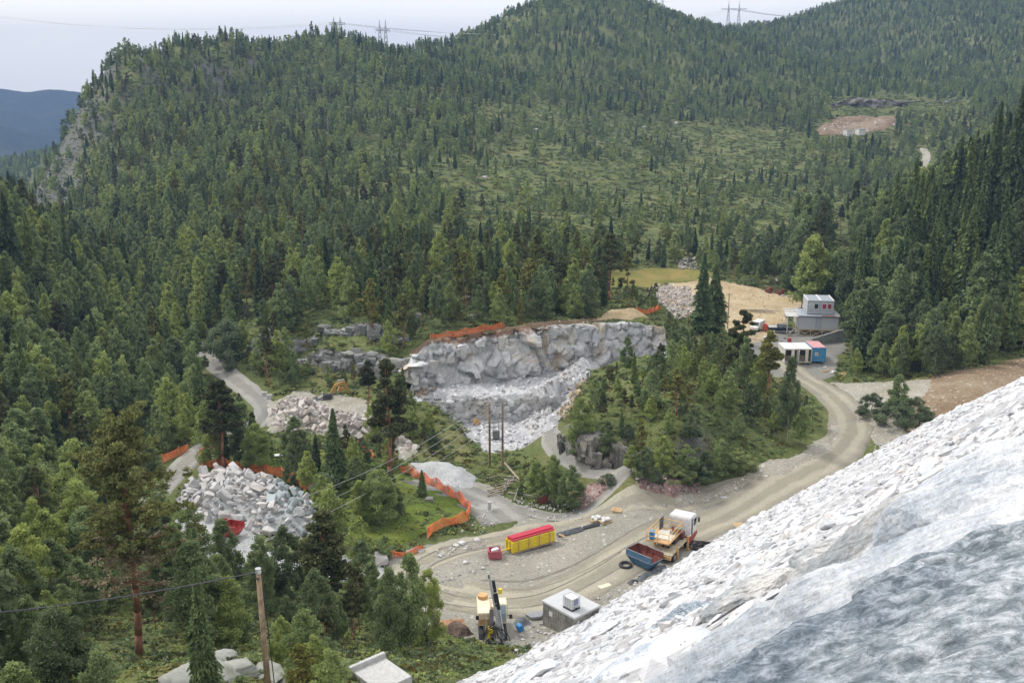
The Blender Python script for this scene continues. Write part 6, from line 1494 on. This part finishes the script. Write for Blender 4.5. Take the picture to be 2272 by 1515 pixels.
x, y, z = gz(1086, 1135, 0); o = MB().tube((0, 0, 0), (0, 0, 1.1), .22, n=14).box((0, 0, .02), (.7, .7, .1)).build('concrete_post', P_conc, None, .02); o.location = (x, y, h1(x, y) + .05); tag(o, 'short pale concrete post standing in the muddy puddle', 'post')
for i, (u, v) in enumerate([(588, 880), (598, 886)]):
    x, y, z = gz(u, v); o = MB().box((0, 0, .35), (.8, .6, .7)).box((0, 0, .74), (.3, .2, .1)).build('concrete_weight', P_conc, None, .03); o.location = (x, y, z + .1); tag(o, ['left pale concrete block on the verge of the forest road', 'right pale concrete block on the verge, nearer the boulders'][i], 'concrete block')
for i, (u, v) in enumerate([(1830, 826), (1845, 828), (1868, 832), (1826, 818)]):
    x, y, z = gz(u, v); g = MB()
    for k in range(4): g.box((.2 * k, .15 * k, .1 + .06 * k), (1.5 - .3 * k, .16, .07), .5 * k + i)
    o = g.build('timber_scraps', P_white if i % 2 else P_nwood); o.location = (x, y, z + .05); tag(o, 'white timber scraps thrown down right of the containers', 'timber', 'timber scraps by the containers')
# logs
for k in range(14):
    u, v = 1095 + 62 * ((k * .37) % 1), 1062 + 45 * ((k * .61) % 1); x, y, z = gz(u, v); a_ = .5 + 1.1 * math.sin(k * 2.1); L = 2.2 + 1.4 * ((k * .73) % 1)
    o = MB().tube((-L / 2 * math.cos(a_), -L / 2 * math.sin(a_), .12), (L / 2 * math.cos(a_), L / 2 * math.sin(a_), .2 + .3 * ((k * .3) % 1)), .10 + .05 * ((k * .4) % 1), .06, 7).build('log', B_DRY if k % 3 else P_wood); o.location = (x, y, z + .1)
    tag(o, 'bleached log in the loose heap below the double power pole', 'log', 'logs heaped below the double power pole')
a_, b_ = gz(1120, 1035), gz(1165, 1085); o = MB().tube(Vector(a_) + Vector((0, 0, .5)), Vector(b_) + Vector((0, 0, .4)), .16, .1).build('log', P_wood); tag(o, 'long fallen grey trunk slanting down from the double power pole', 'log')
for k in range(10):
    u, v = 1665 + 5 * k, 690 + 6 * ((k * .37) % 1); x, y, z = gz(u, v); o = MB().tube((-1.2, .1 * k, .15 + .1 * (k % 3)), (1.4, -.1 * k, .2 + .1 * (k % 2)), .1, .07, 6).build('log', P_wood); o.location = (x, y, z + .1); tag(o, 'grey branch in the slash heap on the sandy fill', 'branch', 'slash heap on the sandy fill')
# excavator behind the second pile
x, y, z = gz(712, 905); E = empty('excavator', (x, y + 3.5, z - 1.3), R(200), 'yellow brown excavator whose bent boom rises behind the boulders', 'excavator')
for s in (-1, 1): MB().prism([(-1.7, 0), (1.7, 0), (2, .4), (1.7, .8), (-1.7, .8), (-2, .4)], s * 1.1 - .25, s * 1.1 + .25).build('track', P_dark, E, .04)
MB().box((.6, 0, 1.4), (2.6, 2.4, 1.0)).build('body', P_dsteel, E, .08); MB().box((-.3, .75, 2.0), (1.3, .9, 1.3)).build('cab', P_dsteel, E, .06)
P_boom = simple('dirty yellow boom paint', (.46, .27, .06), .5, var=.2, dirt=(.30, .2, .1))
MB().prism([(-.6, 1.5), (-.2, 1.4), (-1.6, 3.9), (-3.0, 4.3), (-3.2, 3.95), (-1.9, 3.5)], -.22, .22).build('boom', P_boom, E, .03)
MB().prism([(-2.9, 4.5), (-3.3, 4.3), (-4.2, 1.6), (-3.95, 1.5)], -.16, .16).build('stick', P_boom, E, .02); MB().tube((-.9, 0, 1.6), (-1.8, 0, 3.3), .09).tube((-2.0, 0, 4.4), (-3.2, 0, 4.6), .08).build('hydraulic_ram', P_gal, E)
MB().prism([(-4.3, 1.6), (-3.8, 1.5), (-3.5, .9), (-3.9, .4), (-4.7, .8)], -.5, .5).build('bucket', P_rust, E, .03)
for i, (u, v) in enumerate([(757, 872), (1058, 930)]):
    x, y, z = gz(u, v) if i == 0 else at_z(u, v + 14, -2.2); o = MB().box((0, 0, .6), (1.0, .35, .8), .5, ry=R(25)).tube((-.4, 0, 0), (.3, 0, 1.1), .06).tube((.5, 0, 0), (.2, 0, .9), .06).build('barrier', P_or, None, .03); o.location = (x, y, z); tag(o, ['small orange barrier on the river bank beyond the boulders', 'orange machine part at the foot of the lower quarry face'][i], 'barrier' if i == 0 else 'machine part')
# car under the trees
x, y, z = gz(174, 1190); CR = empty('parked_car', (x, y, z + .1), R(75), 'dark car with a pale rear window under the trees at the left', 'car')
MB().prism([(-2.1, .35), (2.1, .35), (2.15, .75), (1.3, .95), (-2.1, 1.0)], -.82, .82).build('body', P_dgreen, CR, .07); cb = MB().prism([(-1.9, .98), (1.1, .95), (.5, 1.45), (-1.5, 1.48)], -.7, .7).build('cab', P_dgreen, CR, .06)
MB().prism([(-1.97, 1.0), (-1.93, 1.0), (-1.55, 1.43), (-1.59, 1.43)], -.6, .6).build('rear_window', simple('pale car glass', (.5, .53, .56), .1), cb)
for x_ in (-1.3, 1.3):
    for s in (-1, 1): MB().tube((x_, s * .68, .32), (x_, s * .86, .32), .32, n=14).build('wheel', P_dark, CR)
for i, (u, v) in enumerate([(112, 1175), (185, 1197)]): x, y, z = gz(u, v); o = MB().box((0, 0, .3), (.7, .5, .6), .3).box((.1, 0, .65), (.4, .3, .2), .5).build('box', P_white, None, .05); o.location = (x, y, z + .1); tag(o, ['white box in the grass left of the dark car', 'white box right behind the dark car'][i], 'box')
x, y, z = gz(628, 1012); o = MB().box((0, 0, .1), (2.2, .8, .12), .2).box((.4, .1, .2), (1.2, .5, .1), -.3).build('white_boards', P_white, None, .01); o.location = (x, y, z + .1); tag(o, 'white boards lying in the grass between the two birches', 'boards')
# white cabins on the hill
for i, (u, v) in enumerate([(1881, 300), (1908, 298)]):
    x, y, z = gz(u, v + 2); e = empty('hill_hut', (x, y, z), R(10), ['left white hut beside the brown cutting high on the hill', 'right white hut beside the brown cutting high on the hill'][i], 'hut')
    MB().box((0, 0, 1.6), (3.6, 4.5, 3.4)).build('wall', P_white, e); MB().box((0, 0, 3.42), (3.9, 4.8, .2)).build('roof', P_roofg, e)
# ---- orange netting --------------------------------------------------------------
mN, ntN, bN = newmat('orange netting'); P_net = mN
nq = noise_node(ntN, 1.5, 5, .6); rq = ramp(ntN, nq.outputs['Fac'], [(.3, (.66, .13, .04)), (.7, (.88, .27, .09))]); ntN.links.new(rq.outputs[0], bN.inputs['Base Color']); bN.inputs['Roughness'].default_value = .6
def netting(P, hgt, label, sag=.32):
    P = [np.array(p) for p in P]; e = empty('mesh_fence', tuple(P[0]), 0, label, 'fence'); V, F = [], []; nrow = 9; col = []
    seg = [0]
    for a, b in zip(P[:-1], P[1:]): seg.append(seg[-1] + float(np.hypot(*(b - a)[:2])))
    n = int(seg[-1] / .3) + 2; ss = np.linspace(0, seg[-1], n); A = np.array(P); X = np.interp(ss, seg, A[:, 0]); Y_ = np.interp(ss, seg, A[:, 1]); Zg = H(X, Y_)
    ph = (ss % 3.0) / 3.0; top = hgt * (1 + .12 * fbm(ss, ss * 0, 3, 2, 3)) - sag * np.sin(math.pi * ph) + .05
    for i in range(n):
        for j in range(nrow):
            t = j / (nrow - 1); w_ = .12 * math.sin(ss[i] * 2.1 + t * 3); V.append((X[i] - P[0][0] + w_ * .5, Y_[i] - P[0][1] + w_, Zg[i] - P[0][2] + .05 + t * top[i]))
    for i in range(n - 1):
        for j in range(nrow - 1): F.append((i * nrow + j, (i + 1) * nrow + j, (i + 1) * nrow + j + 1, i * nrow + j + 1))
    o = mesh_obj('netting', V, F, P_net, e)
    # real openings: wire the sheet
    m = o.modifiers.new('mesh', 'WIREFRAME'); m.thickness = .09; m.use_replace = True; m.use_even_offset = False
    for k in range(int(seg[-1] / 3) + 1):
        s_ = min(3.0 * k, seg[-1]); x_, y_ = np.interp(s_, seg, A[:, 0]), np.interp(s_, seg, A[:, 1]); z_ = h1(x_, y_)
        MB().tube((x_ - P[0][0], y_ - P[0][1], z_ - P[0][2] - .2), (x_ - P[0][0], y_ - P[0][1], z_ - P[0][2] + hgt + .25), .045, n=6).build('post', P_nwood, e)
def net(pix, hgt, label): netting([ground_at(u, v) for u, v in pix], hgt, label)
net([(470,985),(446,1018),(450,1038),(500,1040),(560,1046),(615,1056),(668,1080),(700,1102),(732,1128)], 1.35, 'orange netting curving round the back of the white boulder pile')
net([(360,1028),(395,1012),(418,1000)], 1.15, 'short orange netting on the far side of the forest road')
net([(180,1118),(230,1098)], 1.1, 'short orange netting in the grass at the left under the trees')
net([(948,1196),(960,1180),(1000,1168),(1036,1156),(1043,1135),(1015,1112),(985,1092),(930,1062),(890,1048)], 1.25, 'orange netting round the corner of the bright grass by the side track')
net([(868,1238),(905,1235),(940,1222)], .8, 'low torn orange netting behind the large grey boulder')
net([(955,757),(1010,748),(1070,738),(1120,733)], 1.2, 'orange netting along the left rim of the quarry')
net([(1412,694),(1438,699),(1465,690)], 1.1, 'orange netting on the rim of the quarry at the right')
net([(795,990),(830,1018)], .9, 'orange netting scrap below the pinkish boulders')
# ---- poles, pylons and wires -------------------------------------------------------
def hframe(P, hgt, wd, yw, label, box=False, r=.17):
    e = empty('power_pole', P, yw, label, 'power pole')
    for s in (-1, 1): MB().tube((s * wd / 2, 0, -.5), (s * wd / 2, 0, hgt), r, r * .75, 9).build('pole', P_pole, e)
    MB().box((0, 0, hgt - .25), (wd + 1.6, .12, .14)).box((0, 0, hgt - 2.6), (wd + .3, .1, .12)).build('crossarm', P_gal, e)
    for k in range(3): MB().tube((-(wd + 1.2) / 2 + k * (wd + 1.2) / 2, 0, hgt - .2), (-(wd + 1.2) / 2 + k * (wd + 1.2) / 2, 0, hgt + .12), .06, n=8).build('insulator', P_dsteel, e)
    if box:
        MB().box((0, 0, hgt - 4.4), (.9, .7, 1.1)).box((0, 0, hgt - 5.1), (wd, .9, .1)).build('transformer', P_steel, e, .03)
        MB().box((0, 0, hgt - 3.4), (wd, .08, .1)).tube((-.3, 0, hgt - 3.8), (-.3, 0, hgt - 2.8), .04).tube((.3, 0, hgt - 3.8), (.3, 0, hgt - 2.8), .04).build('switch_gear', P_gal, e)
        MB().tube((-wd / 2, -.15, 0), (-wd / 2, -.15, hgt - 3), .05).build('cable', P_dark, e)
    return e
hx, hy, hz_ = gz(1101, 1034); hh_ = float(at_y(1101, 893, hy)[2]) - hz_
hframe((hx, hy, hz_), hh_, 1.75, R(8), 'double wooden power pole with a transformer in front of the quarry', True)
kx, ky, kz = at_y(1871, 545, 330); kz = h1(kx, ky); kh = float(at_y(1871, 499, ky)[2]) - kz
hframe((kx, ky, kz), kh, 2.4, R(-5), 'small double power pole above the cabins beside the hill road', r=.13)
x, y, z = gz(1614, 730); g = empty('power_pole', (x, y, z), 0, 'single thin pole standing on the sandy fill behind the knoll pines', 'power pole')
hh1 = float(at_y(1614, 650, y)[2]) - z; MB().tube((0, 0, -.3), (0, 0, hh1), .12, .09, 8).build('pole', P_wood, g); MB().box((0, 0, hh1 - .3), (1.2, .1, .1)).build('crossarm', P_wood, g)
x, y, z = at_y(590, 1515, 43); zt = float(at_y(573, 1270, 43)[2]); xt = at_y(573, 1270, 43)[0]; WP = empty('power_pole', (x, y, z - 1.5), 0, 'leaning brown wooden pole with a pale cap at the bottom left of centre', 'power pole')
MB().tube((.12, 0, 0), (xt - x, 0, zt - z + 1.5), .16, .12, 12).build('pole', P_pole, WP, smooth=True); MB().tube((xt - x, 0, zt - z + 1.48), (xt - x, 0, zt - z + 1.72), .14, n=12).build('cap', P_gal, WP)
MB().tube((xt - x + .2, -.1, zt - z + 1.0), (.5, -.1, 0), .025).tube((xt - x, 0, zt - z + 1.2), (xt - x, -.3, zt - z + 1.35), .05).build('fittings', P_dark, WP)
def wire(pts_, sag, r, label=None, mat=None, n=24, name='power_line', group=None):
    a, b = Vector(pts_[0]), Vector(pts_[1]); g = MB(); g.path([a.lerp(b, t) - Vector((0, 0, sag * 4 * t * (1 - t))) for t in np.linspace(0, 1, n)], r, 4)
    return tag(g.build(name, mat or P_dsteel), label, 'cable', group)
wire([(xt, 43, zt + .05), at_y(-420, 1385, 40)], .5, .035, 'black cable running from the leaning wooden pole to the left edge')
P_wire = simple('pale wire', (.5, .5, .5), .5)
yww = R(8)
for k in range(3):
    q = -(1.75 + 1.2) / 2 + k * (1.75 + 1.2) / 2; top = Vector((hx + q * math.cos(yww), hy + q * math.sin(yww), hz_ + hh_ + .1))
    wire([top, at_y(430 - 40 * k, 1170 + 60 * k, 88 - 4 * k)], 2.2, .022, 'pale power line slanting down left from the double power pole', P_wire, group='lines left of the double pole')
    wire([top, (kx - 1.8 + 1.8 * k, ky, kz + kh)], 9, .022, 'pale power line rising from the double pole over the knoll', P_wire, group='lines over the knoll')
wire([Vector((hx, hy, hz_ + hh_ - 3)), at_y(380, 1260, 84)], 2, .022, 'lowest pale line left of the double power pole', P_wire)
def pylon(u, vb, vt, y, label, wd=7, r=.2):
    x, y, _ = at_y(u, vb, y); z = h1(x, y); ht = float(at_y(u, vt, y)[2]) - z; e = empty('pylon', (x, y, z), 0, label, 'pylon')
    for s in (-1, 1):
        g = MB(); c0 = s * wd / 2; b_ = 1.9
        top = (c0, 0, ht)
        for dx, dy in ((-1, -1), (1, -1), (1, 1), (-1, 1)): g.tube((c0 + dx * b_, dy * b_, -1), top, r, r * .6, 4)
        n = 7
        for k in range(n):
            t0, t1 = k / n, (k + 1) / n; w0, w1 = b_ * (1 - t0), b_ * (1 - t1)
            for sy in (-1, 1): g.tube((c0 - w0, sy * w0, ht * t0), (c0 + w1, sy * w1, ht * t1), r * .55, n=4).tube((c0 + w0, sy * w0, ht * t0), (c0 - w1, sy * w1, ht * t1), r * .55, n=4)
        g.build('lattice_leg', P_pylon, e)
    g = MB(); zc = ht * .74; g.tube((-wd * 1.25, 0, zc), (wd * 1.25, 0, zc), r, n=4).tube((-wd * 1.1, 0, zc - 1.1), (wd * 1.1, 0, zc - 1.1), r, n=4)
    for k in range(9): xx = -wd * 1.1 + wd * 2.2 * k / 8; g.tube((xx, 0, zc - 1.1), (xx + wd * .13, 0, zc), r * .6, n=4)
    for xx in (-wd * 1.2, 0, wd * 1.2): g.tube((xx, 0, zc - 1.1), (xx, 0, zc - 3), r * .5, n=4)
    g.build('crossarm', P_pylon, e); return (x, y, z + zc)
PY = [pylon(750, 110, 38, 660, 'lattice pylon on the skyline, leftmost of all', 4, .24), pylon(850, 105, 44, 690, 'lattice pylon on the skyline, second from the left', 3.8, .24),
      pylon(1462, 40, -30, 1040, 'lattice pylon cut by the top edge on the right of the hill top', 6), pylon(1626, 70, 2, 1020, 'widest lattice pylon standing in the saddle of the ridge', 10),
      pylon(2108, 30, -15, 1290, 'small far pylon near the top right corner', 5)]
def lineset(a, b, sag, grp, n=3, sp=6, r=.06):
    for k in range(n):
        o_ = Vector(((k - (n - 1) / 2) * sp, 0, -.3 * k)); wire([Vector(a) + o_, Vector(b) + o_], sag, r, 'thin high voltage line ' + grp, P_wire, group='high voltage lines ' + grp)
lineset(PY[0], (-620, 900, 150), 22, 'from the leftmost pylon over the valley'); lineset(PY[0], PY[3], 14, 'running along the ridge between the pylons')
lineset(PY[1], PY[2], 18, 'crossing in front of the hill top'); lineset(PY[3], PY[4], 16, 'towards the top right corner', r=.12)
# dead snag on the hill
x, y, z = gz(729, 312); g = MB(); g.tube((0, 0, 0), (0, 0, 11), .28, .10, 8)
for k in range(14): a_ = k * 2.4; g.tube((0, 0, 5 + k * .42), (1.6 * math.cos(a_), 1.6 * math.sin(a_), 4.8 + k * .42), .07, .02, 4)
o = g.build('dead_tree', B_DRY); o.location = (x, y, z); tag(o, 'pale bare dead trunk standing on the upper left slope', 'dead tree')
# torn black sheet among the foreground boulders, rebar rods
def damh(x, y):
    return dam_z(dam_q(x, y)) + .35
for i, (u, v, yy, w_, h_) in enumerate([(1590, 1378, 20.5, 1.6, .45), (1660, 1366, 20.5, 1.1, .3)]):
    c = on_dam(u, v, .4); pl = [(c[0] + w_ * math.cos(t) * .8 + .35 * w_ * math.sin(t), c[1] + w_ * .5 * math.cos(t) + .3 * math.sin(t)) for t in np.linspace(0, 5.8, 9)]
    crumple('plastic_sheet', pl, 0, h_, P_tarp, ['torn black plastic sheet caught between the foreground slabs', 'smaller black plastic scrap right of the torn sheet on the slabs'][i], 'plastic sheet', 8 + i, hf=damh, cell=.07)
x, y, z = gz(955, 1492); 
for i in range(2):
    o = MB().tube((0, 0, -.3), (.05, 0, 1.2), .02, n=6).tube((0.02, 0, .45), (-.18, 0, .5), .012, n=5).build('steel_rod', P_rust); o.location = (x + .5 * i, y, z); tag(o, 'thin upright steel rod at the bottom beside the concrete slab', 'rod', 'steel rods at the bottom')
# ================================================================ HAZE
hz = MB().box((0, 1250, 68), (5900, 4500, 324)).build('haze', None); tag(hz, kind='stuff')
m = bpy.data.materials.new('haze air'); m.use_nodes = True; nt = m.node_tree; nt.nodes.clear()
oo = nd(nt, 'ShaderNodeOutputMaterial'); pv = nd(nt, 'ShaderNodeVolumePrincipled'); pv.inputs['Color'].default_value = (.21, .34, .62, 1)
pv.inputs['Density'].default_value = .00028; pv.inputs['Anisotropy'].default_value = .0
nt.links.new(pv.outputs[0], oo.inputs['Volume']); hz.data.materials.append(m)
